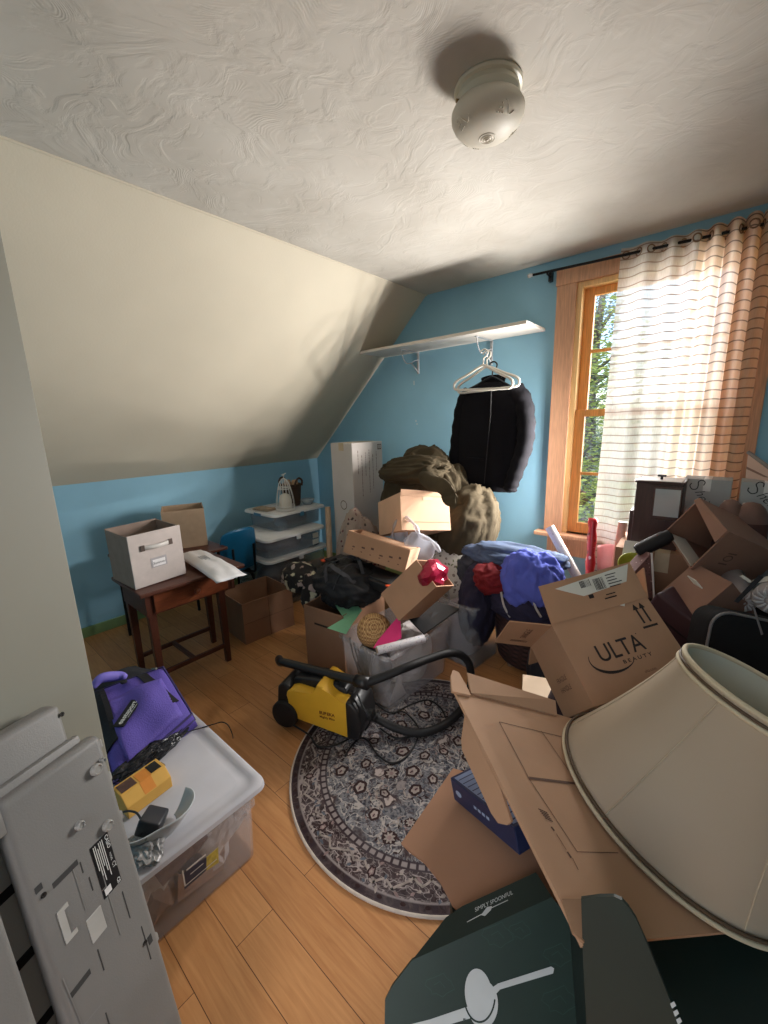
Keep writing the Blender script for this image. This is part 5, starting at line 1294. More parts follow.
# ================================================================== RIGHT PILE
def ulta_box():
    F = frame_rows([[.618, -.456, -.641], [.771, .512, .379], [.155, -.728, .668]], (-.256, 1.442, .64)); w, d, h = .363, .237, .258
    t = thing('cardboard_box', 'brown cosmetics shipping box with black logo, arrows and open flaps', 'box', F(0, 0, -h / 2))
    carton(t, F, w, d, h, kraft, .005, flaps=[('front', .128, 104), ('left', .135, 158), ('right', .12, 120), ('back', .12, 200)])
    FF = Fr(F(0, -d/2, 0), F.x, F.z, -F.y)            # printed face: x right, y up
    def pr(bm):
        letter(bm, FF.at(-.008, -.022), 'ULTA', .074, bold=.0004, sx=.90)
        letter(bm, FF.at(.028, -.044), 'B E A U T Y', .0150, bold=.0003, sx=1.35)
        pts = [(-.046 + .078 * math.cos(a), -.012 + .048 * math.sin(a)) for a in [math.radians(160 + 3.5 * k) for k in range(46)]]
        n = len(pts)
        for k in range(n - 1): ribbons(bm, FF, [[pts[k], pts[k + 1]]], .002 + .007 * math.sin(PI * k / n) ** 2)
        letter(bm, FF.at(.068, .028), '.', .03)
    part('logo_print', ink, t, pr)
    def pr2(bm):
        for x in (.118, .142):
            quads(bm, FF, [(x - .0035, x + .0035, .052, .105)]); bm.faces.new([bm.verts.new(FF(a, b, .0006)) for a, b in ((x - .011, .100), (x + .011, .100), (x, .120))])
        quads(bm, FF, [(.104, .158, .036, .043)])
    part('arrow_print', ink, t, pr2)
    def pr(bm):
        letter(bm, FF.at(.045, -.085), 'ulta.com', .012); ribbons(bm, FF, [[(.10, -.092), (.10, -.11), (.122, -.11)]], .0012)
    part('small_print', ink_f, t, pr)
    a = math.radians(104); dr = F.y * math.cos(a) + F.z * math.sin(a); c = F(0, -d/2, h/2); nn = dr.cross(F.x); nn = -nn if nn.dot(EYE - c) < 0 else nn
    FL = Fr(c, F.x, dr, nn)
    off = .006
    lb = part('shipping_label', lab_w, t, lambda bm: slab(bm, [FL(-.125, .106, off), FL(.165, .122, off), FL(.088, -.008, off * .4)], .0006))
    def lp(bm):
        r = random.Random(5)
        for k in range(9): x = -.035 + .0045 * k; quads(bm, FL, [(x, x + r.choice((.0012, .0022, .003)), .085, .108)], off + .0008); x = .015 + .0045 * k; quads(bm, FL, [(x, x + r.choice((.0012, .0022, .003)), .065, .104)], off + .0008)
        for k in range(5): quads(bm, FL, [(.065 + .0 * k, .065 + r.uniform(.03, .06), .104 - .010 * k, .107 - .010 * k)], off + .0008)
        quads(bm, FL, [(-.022, -.004, .045, .058), (.03, .075, .03, .034), (.04, .075, .042, .045)], off + .0008)
    part('printing', ink, lb, lp)
    FS = Fr(F(-w/2, 0, 0), -F.y, F.z, -F.x)
    part('side_print', ink_f, t, lambda bm: [letter(bm, FS.at(0, -.03 - .03 * k), s, .022) for k, s in enumerate(('FRAGILE', 'HANDLE'))])
    a2 = math.radians(158); d2 = F.x * math.cos(a2) + F.z * math.sin(a2); c2 = F(-w/2, 0, h/2); n2 = d2.cross(-F.y); n2 = -n2 if n2.dot(EYE - c2) < 0 else n2
    ex = -F.y; ex = -ex if ex.cross(d2).dot(n2) < 0 else ex
    FP = Fr(c2, ex, d2, n2)
    part('flap_print', ink_f, t, lambda bm: [quads(bm, FP, [(-.07, -.065, .03, .09), (-.058, -.053, .03, .09)], .0062), letter(bm, FP.at(.02, .045), 'SINGLE', .03, h=.0062)])
ulta_box()
def rolls():
    wr = m_pattern('white_print_wrap', (214, 206, 204), (186, 160, 160), (170, 160, 170), 60, .16, .5)
    a, b = on_y(549.5, 527, 2.42), on_y(583, 588, 2.36); b = b + (b - a) * .25
    r1 = solo('wrapping_roll', wr, 'white patterned wrapping roll leaning under the window stool', 'wrapping paper', b, lambda bm: tube(bm, [a, b], .026, 20))
    a2, b2 = on_y(593, 518, 2.5), on_y(588, 580, 2.42); b2 = b2 + (b2 - a2) * .95; b2.z = max(b2.z, .02)
    rd = m_pattern('red_foil_wrap', (176, 26, 38), (226, 176, 176), (110, 12, 22), 26, .2, .3)
    solo('wrapping_roll', rd, 'shiny red wrapping roll standing before the curtain', 'wrapping paper', b2, lambda bm: tube(bm, cr([a2, (a2 + b2) / 2 + Vector((.005, 0, 0)), b2], 8), [.024 + .004 * math.sin(k * 2.3) for k in range(17)], 14), smooth=True)
    a3, b3 = on_y(623, 522, 2.56), on_y(613, 580, 2.5); b3 = b3 + (b3 - a3) * .95; b3.z = max(b3.z, .02)
    solo('wrapping_roll', mat('peach_wrap', (208, 168, 146), .5, .1), 'peach wrapping roll standing right of the red one', 'wrapping paper', b3, lambda bm: tube(bm, [a3, b3], .022, 18))
    pk = mat('pink_gift_paper', (214, 172, 172), .6, .08, trans=.3)
    solo('gift_paper', pk, 'pale pink sheet of gift paper between the red and peach rolls', 'paper', on_y(606, 575, 2.6), lambda bm: surf(bm, lambda u, v: on_y(597 + 22 * u, 546 + 40 * v - 2 * math.sin(u * 3), 2.60 + .02 * math.sin(u * 6)), 12, 12, .002), smooth=True)
rolls()
def cabinet():
    Y = 2.36
    a, b, c, e = on_y(637, 483, Y + .02), on_y(685, 479, Y), on_y(684, 512, Y), on_y(633, 540, Y + .02)
    x0, x1 = a.x, b.x; zt, zb = (a.z + b.z) / 2, .80
    F = Fr((x0, Y, zb)); w = x1 - x0; h = zt - zb
    dk = mat('dark_walnut', (58, 34, 30), .4, .2, 6, stretch=(20, 20, 2))
    t = thing('jewelry_cabinet', 'dark wooden cabinet box with a framed glass pane before the curtain', 'cabinet', F(w/2, .08, 0))
    def body(bm):
        bx(bm, F, 0, w, 0, .16, 0, h - .012, .003); bx(bm, F, -.006, w + .004, -.006, .166, h - .012, h, .003)
        bx(bm, F, w * .38, w, -.012, 0, h * .44, h - .02, .003)
    part('cabinet_body', dk, t, body)
    part('top_panel', mat('pale_top', (214, 204, 196), .5), t, lambda bm: bx(bm, F, .004, w - .01, .0, .158, h, h + .002))
    part('pane', mat('grey_glass', (150, 158, 160), .12, .04, spec=.8), t, lambda bm: bx(bm, F, w * .44, w * .96, -.0145, -.011, h * .50, h - .035))
    part('drawer', dk, t, lambda bm: bx(bm, F, -.022, .02, .03, .15, 0, h * .52, .003))
    part('knob', mat('black_knob', (24, 22, 22), .4), t, lambda bm: [tube(bm, [F(w * .5, .06, h), F(w * .5, .06, h + .018)], .006, 10), bx(bm, F, w * .5 - .018, w * .5 + .018, .05, .07, h + .016, h + .026, .003)])
    # what it stands on
    G = yaw((-.22, 2.47, 0), .05); t2 = thing('cardboard_box', 'tall brown carton under the dark wooden cabinet by the window', 'box', G.o)
    carton(t2, G.at(0, 0, .40), .40, .34, .795, kraft_d, .006, top=True)
    part('tape', mat('tan_tape', (190, 170, 140), .4), t2, lambda bm: bx(bm, G, -.03, .03, -.1708, .1708, .70, .7992))
cabinet()
def shein_boxes():
    wm = mat('pale_grey_carton', (160, 160, 158), .7, .04); ik = mat('script_ink', (30, 30, 34), .6)
    for k, (px0, px1, lab) in enumerate(((684, 733, 'pale grey carton with black script between the cabinet and the brown boots'), (742, 800, 'pale grey carton with black script behind the brown boots at the window edge'))):
        Y = 2.60 if k == 0 else 2.56
        a, b = on_y(px0, 480, Y), on_y(px1, 481, Y); w = b.x - a.x; zt = 1.128 if k == 0 else 1.132
        F = Fr((a.x, Y, 0)); t = thing('white_carton', lab, 'box', F(w/2, .08, 0), 'grey cartons with script')
        part('carton_body', wm, t, lambda bm: bx(bm, F, 0, w, 0, .14, 0, zt, .003))
        part('tape', mat('clear_tape', (206, 206, 204), .3), t, lambda bm: bx(bm, F, w * .42, w * .58, -.0008, .1408, zt - .06, zt + .0008))
        ang = -1.05 if k == 0 else -.75
        FT = Fr(F(w * (.26 if k == 0 else .22), -.0006, zt - .015), (math.cos(ang), 0, math.sin(ang)), (-math.sin(ang), 0, math.cos(ang)), (0, -1, 0))
        def script(bm):
            s = [(.030, .020), (.018, .032), (.004, .026), (.004, .010), (.022, .0), (.034, -.014), (.026, -.030), (.006, -.030), (-.002, -.018)]
            ribbons(bm, FT, [[(p.x, p.y) for p in cr([(x, y, 0) for x, y in s], 6)]], .0045)
            letter(bm, FT.at(.042, -.026), 'hein', .058, cx=False, shear=.35, bold=-.0006)
        part('lettering', ik, t, script)
shein_boxes()
def foam_board():
    P = [on_y(748, 452, 2.70), on_y(775, 472, 2.62), on_y(775, 530, 2.62), on_y(740, 530, 2.70)]
    t = solo('display_board', mat('peach_board', (214, 184, 168), .6, .05, trans=.2), 'peach striped board with grey edging propped at the right of the curtain', 'board', P[3], lambda bm: slab(bm, P, .006))
    part('edging', mat('grey_edging', (128, 120, 116), .5), t, lambda bm: tube(bm, [P[0], P[1]], .009, 8))
    F = P
    part('stripe', mat('brown_stripe', (140, 108, 96), .7), t, lambda bm: [slab(bm, [P[0].lerp(P[3], q) + Vector((0, -.002, 0)), P[1].lerp(P[2], q * .8) + Vector((0, -.002, 0)), P[1].lerp(P[2], q * .8 + .03) + Vector((0, -.002, 0)), P[0].lerp(P[3], q + .03) + Vector((0, -.002, 0))], .001) for q in (.18, .34, .5)])
foam_board()
def tilted():
    dkraft = mat('dim_brown_cardboard', (142, 106, 88), .85, .07, 7)
    O, R_, T, L = [EYE + ray(x, y) * q for x, y, q in ((690.5, 569, 2.12), (728.8, 531.5, 2.05), (700, 498, 2.19), (665, 531, 2.26))]
    cv = EYE + ray(783, 556.5) * 2.36 - R_
    ctr = (O + T) / 2 + cv / 2
    t = thing('cardboard_box', 'brown box tipped on its corner with its open end facing the room', 'box', ctr - Vector((0, 0, .16)))
    def body(bm):
        q = [O, R_, T, L]
        for k in range(4): a, b_ = q[k], q[(k + 1) % 4]; n_ = (b_ - a).cross(cv).normalized(); n_ = -n_ if n_.dot(ctr - a) < 0 else n_; slab(bm, [a, b_, b_ + cv, a + cv], .005, n_)
        slab(bm, [p + cv for p in q], .005, -cv.normalized())
    part('carton_body', dkraft, t, body)
    u = (R_ - O).normalized(); v = cv.normalized(); n = u.cross(v).normalized(); n = -n if n.dot(EYE - O) < 0 else n
    FW = Fr(O.lerp(R_, .45) + cv * .33, u, n.cross(u), n)
    part('printing', ink_f, t, lambda bm: [ribbons(bm, FW, [[(.014 * math.cos(a) + .012, .020 * math.sin(a)) for a in [2 * PI * q / 20 for q in range(21)]]], .005), quads(bm, FW, [(-.022, -.015, -.022, .022), (.034, .040, -.022, .022)])])
    part('flap', dkraft, t, lambda bm: slab(bm, [R_.lerp(T, .02), T, T.lerp(L, .0) + (O - R_) * .10 - cv * .04, R_ + (O - R_) * .30 - cv * .02], .004))
    m = (O - L).normalized()
    part('inside_label', lab_w, t, lambda bm: slab(bm, [L.lerp(O, .08) + (R_ - O) * .04, L.lerp(O, .95) + (R_ - O) * .04, L.lerp(O, .95) + (R_ - O) * .05 + cv * .32, L.lerp(O, .08) + (R_ - O) * .05 + cv * .32], .0015))
    R9 = [[.537, .404, -.741], [.46, .596, .659], [.708, -.694, .134]]
    # second box beneath it
    c2 = on_y(694, 592, 1.98); G = frame_rows(R9, c2 + Vector((.05, .06, -.07)))
    t2 = thing('cardboard_box', 'brown box with white sticker wedged below the tipped box', 'box', G(0, 0, -.05))
    carton(t2, G, .19, .26, .17, dkraft, .005)
    gx = Fr(G(-.0955, 0, 0), G.y, G.z, -G.x)
    part('sticker', lab_w, t2, lambda bm: [bx(bm, Fr(on_p(695, 582, gx.o, gx.z), gx.x, gx.y, gx.z), -.02, .02, -.014, .014, -.001, .0015)])
tilted()
def boots():
    for k, (x, y) in enumerate(((731, 507), (752, 510))):
        c = on_y(x, y, 2.40); r = .052 if k == 0 else .062
        lab = 'smaller brown slipper boot standing toe up beside the tipped box' if k == 0 else 'larger brown slipper boot standing toe up at the photo edge'
        br = mat('brown_suede', (78, 52, 46), .9, .15, 9, .2, 120); ru = mat('tan_toe_cap', (112, 84, 74), .7, .1)
        F = Fr(c - Vector((0, 0, .24))); t = thing('boot', lab, 'boot', F.o, 'brown boots at the right')
        def shell(bm): lathe(bm, F, [(0, 0), (r * .9, .0), (r * 1.02, .06), (r * 1.05, .13), (r * .98, .19), (r * .8, .235)], 26, True, 1, .8)
        part('upper', br, t, shell, True)
        part('toe_cap', ru, t, lambda bm: lathe(bm, F, [(r * .99, .185), (r * .95, .215), (r * .72, .25), (r * .4, .27), (0, .276)], 26, False, 1.01, .82), True)
        part('sole', mat('pale_sole', (176, 158, 146), .6), t, lambda bm: surf(bm, lambda u, v: F((2 * u - 1) * r * .86 * math.cos((v - .2) * 1.2), r * .78 + .004 * math.sin(PI * u), .01 + .25 * v), 10, 14, .010), True)
boots()
blackc = mat('black_bag_leather', (11, 11, 13), .9, .2, 6, .15, 60)
def suitcase():
    ex = Vector((.80, .42, -.16)).normalized(); up = Vector((.05, .30, .95)); c = on_y(746, 688, 1.74); F = frame_from(c, ex, up)
    t = thing('suitcase', 'black soft suitcase with rounded corners and grey piping behind the lampshade', 'suitcase', F(0, .08, -.27))
    def rr(w, h, r, y, n=8):
        out = []
        for sx, sz, a0 in ((1, 1, 0), (-1, 1, PI/2), (-1, -1, PI), (1, -1, 3*PI/2)):
            for j in range(n): a = a0 + PI/2 * j / (n - 1); out.append(F(sx * (w - r) + r * math.cos(a), y, sz * (h - r) + r * math.sin(a)))
        return out
    def body(bm):
        L = [rr(.125, .225, .05, -.012), rr(.142, .242, .06, .0), rr(.148, .248, .06, .02), rr(.148, .248, .06, .11), rr(.13, .23, .05, .13)]
        V = [[bm.verts.new(p) for p in q] for q in L]
        for A, C in zip(V, V[1:]):
            for i in range(32): bm.faces.new((A[i], A[(i + 1) % 32], C[(i + 1) % 32], C[i]))
        bm.faces.new(V[0][::-1]); bm.faces.new(V[-1])
    part('shell', blackc, t, body, 'auto')
    part('piping', mat('grey_piping', (116, 112, 110), .4), t, lambda bm: tube(bm, rr(.143, .243, .06, -.001), .005, 8, closed=True), True)
    part('pocket', blackc, t, lambda bm: bx(bm, F, -.11, .11, -.030, -.010, -.20, .04, .012, 3), 'auto')
    part('pull_strap', mat('grey_strap', (96, 92, 92), .6), t, lambda bm: slab(bm, [on_y(752, 606, 1.80), on_y(754, 606, 1.80), on_y(763, 634, 1.76), on_y(761, 635, 1.76)], .004))
    m = mat('maroon_case_vinyl', (52, 28, 36), .5, .2, 6)
    p, q = on_y(654, 596, 1.86), on_y(722, 628, 1.86)
    G = frame_from((p + q) / 2 + Vector((0, .02, -.19)), Vector((.86, -.28, -.42)), (.1, -.1, 1)); 
    t2 = thing('storage_case', 'dark maroon vinyl case wedged behind the cosmetics shipping box', 'case', G(0, .06, -.18))
    part('case_body', m, t2, lambda bm: bx(bm, G, -.19, .19, -.02, .14, -.19, .17, .014, 3), 'auto')
    part('lid_seam', mat('dark_seam', (28, 16, 20), .5), t2, lambda bm: bx(bm, G, -.191, .191, -.0212, .1412, .08, .088))
suitcase()
def right_bits():
    # patterned board, green bowl, dark rolled umbrella, small white card
    P = [on_y(651.5, 553, 2.05), on_y(654, 598, 2.02), on_y(640, 585, 2.0), on_y(635, 574, 2.0)]
    t = solo('gift_box', m_pattern('brown_streaked_print', (104, 70, 66), (184, 150, 140), (70, 44, 44), 70, .2), 'brown streaked gift box with a white edge behind the cosmetics shipping box', 'box', P[1], lambda bm: slab(bm, [P[0], P[1], P[1] + Vector((-.10, -.06, -.02)), P[3] + Vector((-.01, -.02, 0))], .09))
    part('edge_trim', mat('white_edge', (214, 206, 202), .5), t, lambda bm: tube(bm, [P[0], P[1]], .0045, 8))
    c = on_y(633, 566, 2.20)
    solo('plastic_bowl', mat('lime_plastic', (168, 172, 62), .4, .06), 'lime green plastic bowl tipped up behind the streaked gift box', 'bowl', c, lambda bm: lathe(bm, frame_from(c, (.9, 0, -.35), (-.2, -.55, .8)), [(0, -.04), (.03, -.038), (.055, -.016), (.066, .008), (.069, .010), (.066, .012), (.052, -.010), (.028, -.032), (0, -.034)], 32, False), smooth=True)
    sc = Fr((c.x + .01, c.y - .005, 0)); t5 = thing('cardboard_box', 'narrow brown carton under the lime green bowl', 'box', sc.o)
    carton(t5, sc.at(0, 0, (c.z - .055) / 2), .15, .13, c.z - .055, kraft_d, .005, top=True)
    a, b = on_y(636, 552, 2.10), on_y(672, 534, 2.16)
    solo('umbrella', mat('black_umbrella_cloth', (20, 16, 18), .7, .2), 'short dark folded umbrella lying across the pile below the cabinet', 'umbrella', (a + b) / 2, lambda bm: tube(bm, cr([a, a.lerp(b, .1), a.lerp(b, .5), a.lerp(b, .85), b], 6), [.004, .014, .022] + [.028] * 3 + [.032] * 12 + [.028] * 4 + [.022, .012, .004], 14), smooth=True)
    d = on_y(622, 546, 2.3)
    solo('card', lab_w, 'small white card standing between the peach roll and the cabinet', 'card', d, lambda bm: slab(bm, [on_y(625, 540, 2.3), on_y(641, 542, 2.3), on_y(636, 552, 2.28), on_y(620, 562, 2.27)], .004))
    # rolled pale textiles with dark straps at the far right
    ro = mat('pale_rolled_cloth', (176, 166, 162), .8, .1, 14); 
    for k, (x, y, Y, r, ax) in enumerate(((744, 604, 2.02, .045, (-.25, .95, .25)), (768, 602, 1.96, .055, (.35, .9, .2)))):
        p = on_y(x, y, Y); ex = Vector(ax).normalized(); G = frame_from(p, ex, (0, 0, 1)); H = Fr(p, G.y, G.z, -ex)
        tt = solo('rolled_towel', ro, ('pale rolled towel with pleated end beside the black suitcase', 'pale rolled towel with pleated end at the photo edge')[k], 'towel', p, lambda bm: lathe(bm, H, [(.0, .004), (r * .3, -.012), (r * .8, .0), (r, -.012), (r * 1.04, -.05), (r * 1.0, -.26), (0, -.27)], 28, False), 'rolled towels at the right', smooth=True)
        part('pleat', mat('white_pleat', (206, 200, 196), .8), tt, lambda bm: [tube(bm, cr([H(r * .3 * math.cos(q), r * .3 * math.sin(q), -.008), H(r * .7 * math.cos(q + .2), r * .7 * math.sin(q + .2), .001), H(r * 1.01 * math.cos(q + .3), r * 1.01 * math.sin(q + .3), -.02)], 3), .004, 6) for q in [2 * PI * j / 12 for j in range(12)]])
    bk = mat('black_webbing', (24, 23, 28), .7, .2)
    solo('luggage_strap', bk, 'black luggage strap crossing the rolled towels', 'strap', on_y(740, 600, 1.9), lambda bm: slab(bm, [on_y(759, 575, 1.95), on_y(764, 577, 1.95), on_y(738, 603, 1.90), on_y(734, 601, 1.90)], .006))
    solo('paper_sheet', lab_w, 'crumpled white paper strip by the rolled towels', 'paper', on_y(750, 580, 2.0), lambda bm: [slab(bm, [on_y(739, 576, 2.05), on_y(743, 575, 2.05), on_y(752, 581, 2.03), on_y(750, 583, 2.03)], .003), slab(bm, [on_y(752, 580, 2.03), on_y(768, 576, 2.0), on_y(768, 581, 2.0), on_y(753, 584, 2.03)], .003)])
    bcl = mat('black_wool', (26, 25, 27), .95, .25, 8, .2, 80)
    solo('black_coat', bcl, 'black wool coat heaped at the right of the pile', 'coat', (.36, 2.16, 0), lambda bm: heap(bm, Fr((.40, 2.16, .36)), .34, .26, .56, 71, .16, 2, -.66, 5, 1.3), smooth=True)
    solo('black_jacket', mat('black_nylon', (24, 24, 27), .7, .25, 8), 'black nylon jacket filling the gap below the tipped box', 'jacket', (.04, 2.10, 0), lambda bm: heap(bm, Fr((.00, 2.12, .26)), .20, .16, .27, 72, .16, 2, -.95, 5, 1.3), smooth=True)
    solo('grey_sweater', mat('grey_knit', (116, 112, 116), .95, .15, 20, .3, 160), 'grey knit sweater bunched beside the lampshade', 'sweater', (.40, 1.62, 0), lambda bm: heap(bm, Fr((.40, 1.68, .27)), .17, .18, .31, 73, .2, 2.0, -.87, 5, 1.6, (1.6, 1.6, .8)), smooth=True)
    solo('dark_bag', mat('dark_plum_bag', (44, 28, 36), .8, .2, 8), 'dark plum bag under the cosmetics shipping box', 'bag', (-.22, 1.55, 0), lambda bm: heap(bm, Fr((-.18, 1.62, .24)), .30, .24, .26, 74, .12, 2, -.9, 5), smooth=True)
    solo('navy_bag', mat('dark_navy_bag', (24, 26, 36), .8, .2, 8), 'dark navy bag on the floor between the hamper and the shipping box', 'bag', (-.50, 1.98, 0), lambda bm: heap(bm, Fr((-.48, 1.98, .2)), .22, .2, .24, 75, .12, 2, -.82, 5), smooth=True)
    # cream box on its edge by the flap
    a, b, c_ = on_z(523, 678, .28), on_z(541, 680, .28), on_z(533, 697, .26)
    G = frame_from(on_z(541, 697, .26), on_z(541, 681, .28) - on_z(523, 678, .28), (0, -.2, 1)); 
    tt = thing('cream_box', 'cream coloured shallow box below the corner of the shipping box', 'box', G(0, 0, -.03))
    crm = mat('cream_card', (226, 200, 170), .6, .04)
    part('box_base', crm, tt, lambda bm: bx(bm, G, -.075, .10, -.09, .11, -.045, .0, .002)); part('lid', crm, tt, lambda bm: bx(bm, G, -.079, .104, -.094, .114, -.012, .006, .003))
    K = Fr((-.40, 1.42, 0)); k2 = thing('shoe_box', 'dark brown shoe box on the floor under the cream box', 'box', K.o)
    part('box_base', mat('dim_shoe_card', (70, 52, 46), .8), k2, lambda bm: bx(bm, K, -.16, .14, -.11, .13, 0, .19, .003)); part('lid', mat('dim_shoe_card', (70, 52, 46), .8), k2, lambda bm: bx(bm, K, -.164, .144, -.114, .134, .17, .205, .003))
right_bits()

# ================================================================== FRONT: green mailer box, blue box, lampshade
LA = Vector((.353, .174, .919)).normalized(); LC = Vector((-.023, .969, .594))
PP = LC - LA * .006
def L_(x, y, up=0.0): return on_p(x, y, PP + LA * up, LA)
def mailer_box():
    gr = mat('dark_green_card', (26, 46, 38), .5, .15, 8); gr2 = mat('dim_green_card', (22, 38, 33), .55, .15, 8)
    kr = mat('kraft_inside', (176, 138, 108), .85, .06, 6, .03, 120)
    t = thing('mailer_box', 'large dark green mailer box with kraft inside, lid thrown open under the lampshade', 'box', (-.25, .75, 0))
    A, Bp = L_(451, 684), L_(583, 945); rd = (L_(722.6, 932) - Bp).normalized(); td = (L_(564, 716) - A).normalized()
    q = (A - Bp).normalized()
    def lid(bm): slab(bm, [A, A + (Bp - A) * .5, Bp, Bp + rd * .52, A + td * .60, A + td * .3], -.007, LA)
    part('lid', kr, t, lid)
    # die-cut lines and printed marks on the inside of the lid
    LF = Fr(PP + LA * .0008, LA.orthogonal().normalized(), LA.cross(LA.orthogonal().normalized()), LA)
    def l2(x, y):
        p = L_(x, y) - LF.o; return (p.dot(LF.x), p.dot(LF.y))
    def lines(bm):
        for ln in ([(499, 722), (541, 732), (566, 738)], [(499, 722), (529, 779), (577, 852), (618, 853)], [(541, 731), (568, 770)]): ribbons(bm, LF, [[l2(*p) for p in ln]], .0016, .0002)
        ribbons(bm, LF, [[l2(529, 778), l2(578, 784)]], .0055, .0003)
    part('die_cut_line', ink_f, t, lines)
    def marks(bm):
        for k in range(5):
            a = l2(538 + 1.6 * k, 809 + 2.2 * k); b = l2(547 + 1.4 * k, 813 + 2.2 * k); ribbons(bm, LF, [[a, b]], .0022, .0003)
        ribbons(bm, LF, [[l2(551, 827), l2(554, 831)]], .004, .0003); ribbons(bm, LF, [[l2(567, 852), l2(571, 858)]], .004, .0003)
        ribbons(bm, LF, [[l2(572, 858), l2(578, 870)]], .0012, .0003); ribbons(bm, LF, [[l2(556, 834), l2(566, 850)]], .0012, .0003)
    part('printing', ink_f, t, marks)
    # raised strip along the far edge, rounded tuck tab, side flap and corner strip
    part('far_flap', kr, t, lambda bm: slab(bm, [L_(470, 694), L_(556, 716), L_(554, 710, .0) + LA * .018 + q * .012, L_(468, 682) + LA * .010 + q * .02], .005))
    def tab(bm):
        c = L_(455, 689); slab(bm, [L_(451, 693), L_(470, 697), L_(466, 688) + q * .010, L_(461, 680) + q * .022, L_(455, 677) + q * .02, L_(451, 680) + q * .008], .006, LA)
    part('tuck_tab', kr, t, tab)
    dn = Vector((-.25, -.2, -1)).normalized()
    sn_ = (Bp - A).cross(dn).normalized()
    def S2(x, y): return on_p(x, y, A.lerp(Bp, .25) - Vector((0, 0, .004)), sn_)
    part('side_flap', kr, t, lambda bm: slab(bm, [A.lerp(Bp, .18) - LA * .008, A.lerp(Bp, .52) - LA * .008, S2(511, 821), S2(507, 825), S2(498, 823), S2(491, 813), S2(462, 750), S2(461, 740)], .005))
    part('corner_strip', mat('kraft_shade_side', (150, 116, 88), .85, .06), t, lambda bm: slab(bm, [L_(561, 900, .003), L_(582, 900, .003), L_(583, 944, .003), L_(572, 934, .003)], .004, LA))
    # kraft inner wall lying out to the left
    tl, tb_, tt = on_z(401, 843, .30), on_z(456, 908, .345), on_z(452, 768, .345)
    n = (tb_ - tl).cross(tt - tl).normalized(); n = -n if n.z < 0 else n
    def K_(x, y): return on_p(x, y, tl, n)
    part('inner_wall', mat('kraft_wall', (158, 118, 92), .85, .06, 6), t, lambda bm: slab(bm, [K_(x, y) for x, y in ((401, 843), (453, 768), (560, 800), (575, 900), (520, 905), (459, 911), (452, 905), (440, 882), (424, 862), (408, 850))], -.006, n))
    # green front with the spoon emblem, and the folded lip above it
    F1, F2 = on_z(412, 960, .35), on_z(552, 897, .45); e = (F2 - F1).normalized(); hz = Vector((e.y, -e.x, 0)).normalized(); hz = -hz if hz.dot(EYE - F1) < 0 else hz
    dd = (hz * .62 - Vector((0, 0, .8))).normalized(); dd = (dd - e * dd.dot(e)).normalized(); fn = e.cross(dd); fn = -fn if fn.dot(EYE - F1) < 0 else fn
    def G_(x, y): return on_p(x, y, F1, fn)
    part('front_panel', gr, t, lambda bm: slab(bm, [G_(x, y) for x, y in ((412, 960), (552, 897), (566, 915), (600, 960), (650, 1060), (384, 1060), (385, 1000), (392, 986))], -.008, fn), 'auto')
    FG = frame_from(G_(478, 983), e, -dd); FG = Fr(FG.o, e, -dd, fn)
    def g2(x, y): p = G_(x, y) - FG.o; return (p.dot(FG.x), p.dot(FG.y))
    wht = mat('pale_emblem_print', (188, 192, 190), .6, .05)
    def spoon(bm):
        def el(cx, cy, a, b, rot, h):
            pts = []
            for k in range(32):
                w = 2 * PI * k / 32; x = a * math.cos(w); y = b * math.sin(w); pts.append(g2(cx + x * math.cos(rot) - y * math.sin(rot), cy + x * math.sin(rot) + y * math.cos(rot)))
            bm.faces.new([bm.verts.new(FG(p[0], p[1], h)) for p in pts])
        el(483, 1004, 15, 24, .0, .0004)
        def bar(p, h):
            bm.faces.new([bm.verts.new(FG(*g2(*c), h)) for c in p])
        bar([(468, 1006), (430, 1019), (410, 1024), (410, 1032), (436, 1028), (470, 1018)], .0005)
        bar([(488, 990), (498, 983), (551, 966), (554, 968), (553, 973), (500, 989), (492, 998)], .0007)
    part('emblem', wht, t, spoon)
    part('emblem_gap', gr, t, lambda bm: ribbons(bm, FG, [[g2(479.5 + 15.5 * math.cos(a), 994 + 27.5 * math.sin(a)) for a in [math.radians(10 + 8 * k) for k in range(20)]]], .003, .0009))
    def bowl(bm):
        pts = [g2(478.5 + 13.6 * math.cos(2 * PI * k / 36) + 2 * math.sin(2 * PI * k / 36), 994 + 26 * math.sin(2 * PI * k / 36)) for k in range(36)]
        bm.faces.new([bm.verts.new(FG(p[0], p[1], .0011)) for p in pts])
    part('emblem', wht, t, bowl)
    fnt = mat('faint_print', (40, 66, 56), .6)
    for cx, cy, r in ((560, 1000, 16), (558, 955, 13), (498, 935, 14), (440, 985, 13), (520, 930, 10)):
        def food(bm, cx=cx, cy=cy, r=r):
            pts = [g2(cx + r * (1 + .25 * math.sin(k * 1.9)) * math.cos(2 * PI * k / 14), cy + r * .8 * (1 + .2 * math.cos(k * 2.3)) * math.sin(2 * PI * k / 14)) for k in range(15)]; pts[14] = pts[0]; ribbons(bm, FG, [pts], .0012, .0002)
            ribbons(bm, FG, [[g2(cx - r * .5, cy), g2(cx, cy - r * .3), g2(cx + r * .4, cy + r * .2)]], .0012, .0002)
        part('faint_drawing', fnt, t, food)
    l3 = on_z(446, 918, .375); ln_ = e.cross(l3 - F1).normalized(); ln_ = -ln_ if ln_.dot(EYE - F1) < 0 else ln_
    def H_(x, y): return on_p(x, y, F1, ln_)
    part('front_lip', gr2, t, lambda bm: slab(bm, [H_(x, y) for x, y in ((412, 960), (446, 917), (462, 906), (536, 872), (552, 897))], -.006, ln_))
    u = (H_(523, 888) - H_(466, 915)).normalized(); FH = Fr(H_(470, 912), u, ln_.cross(u), ln_)

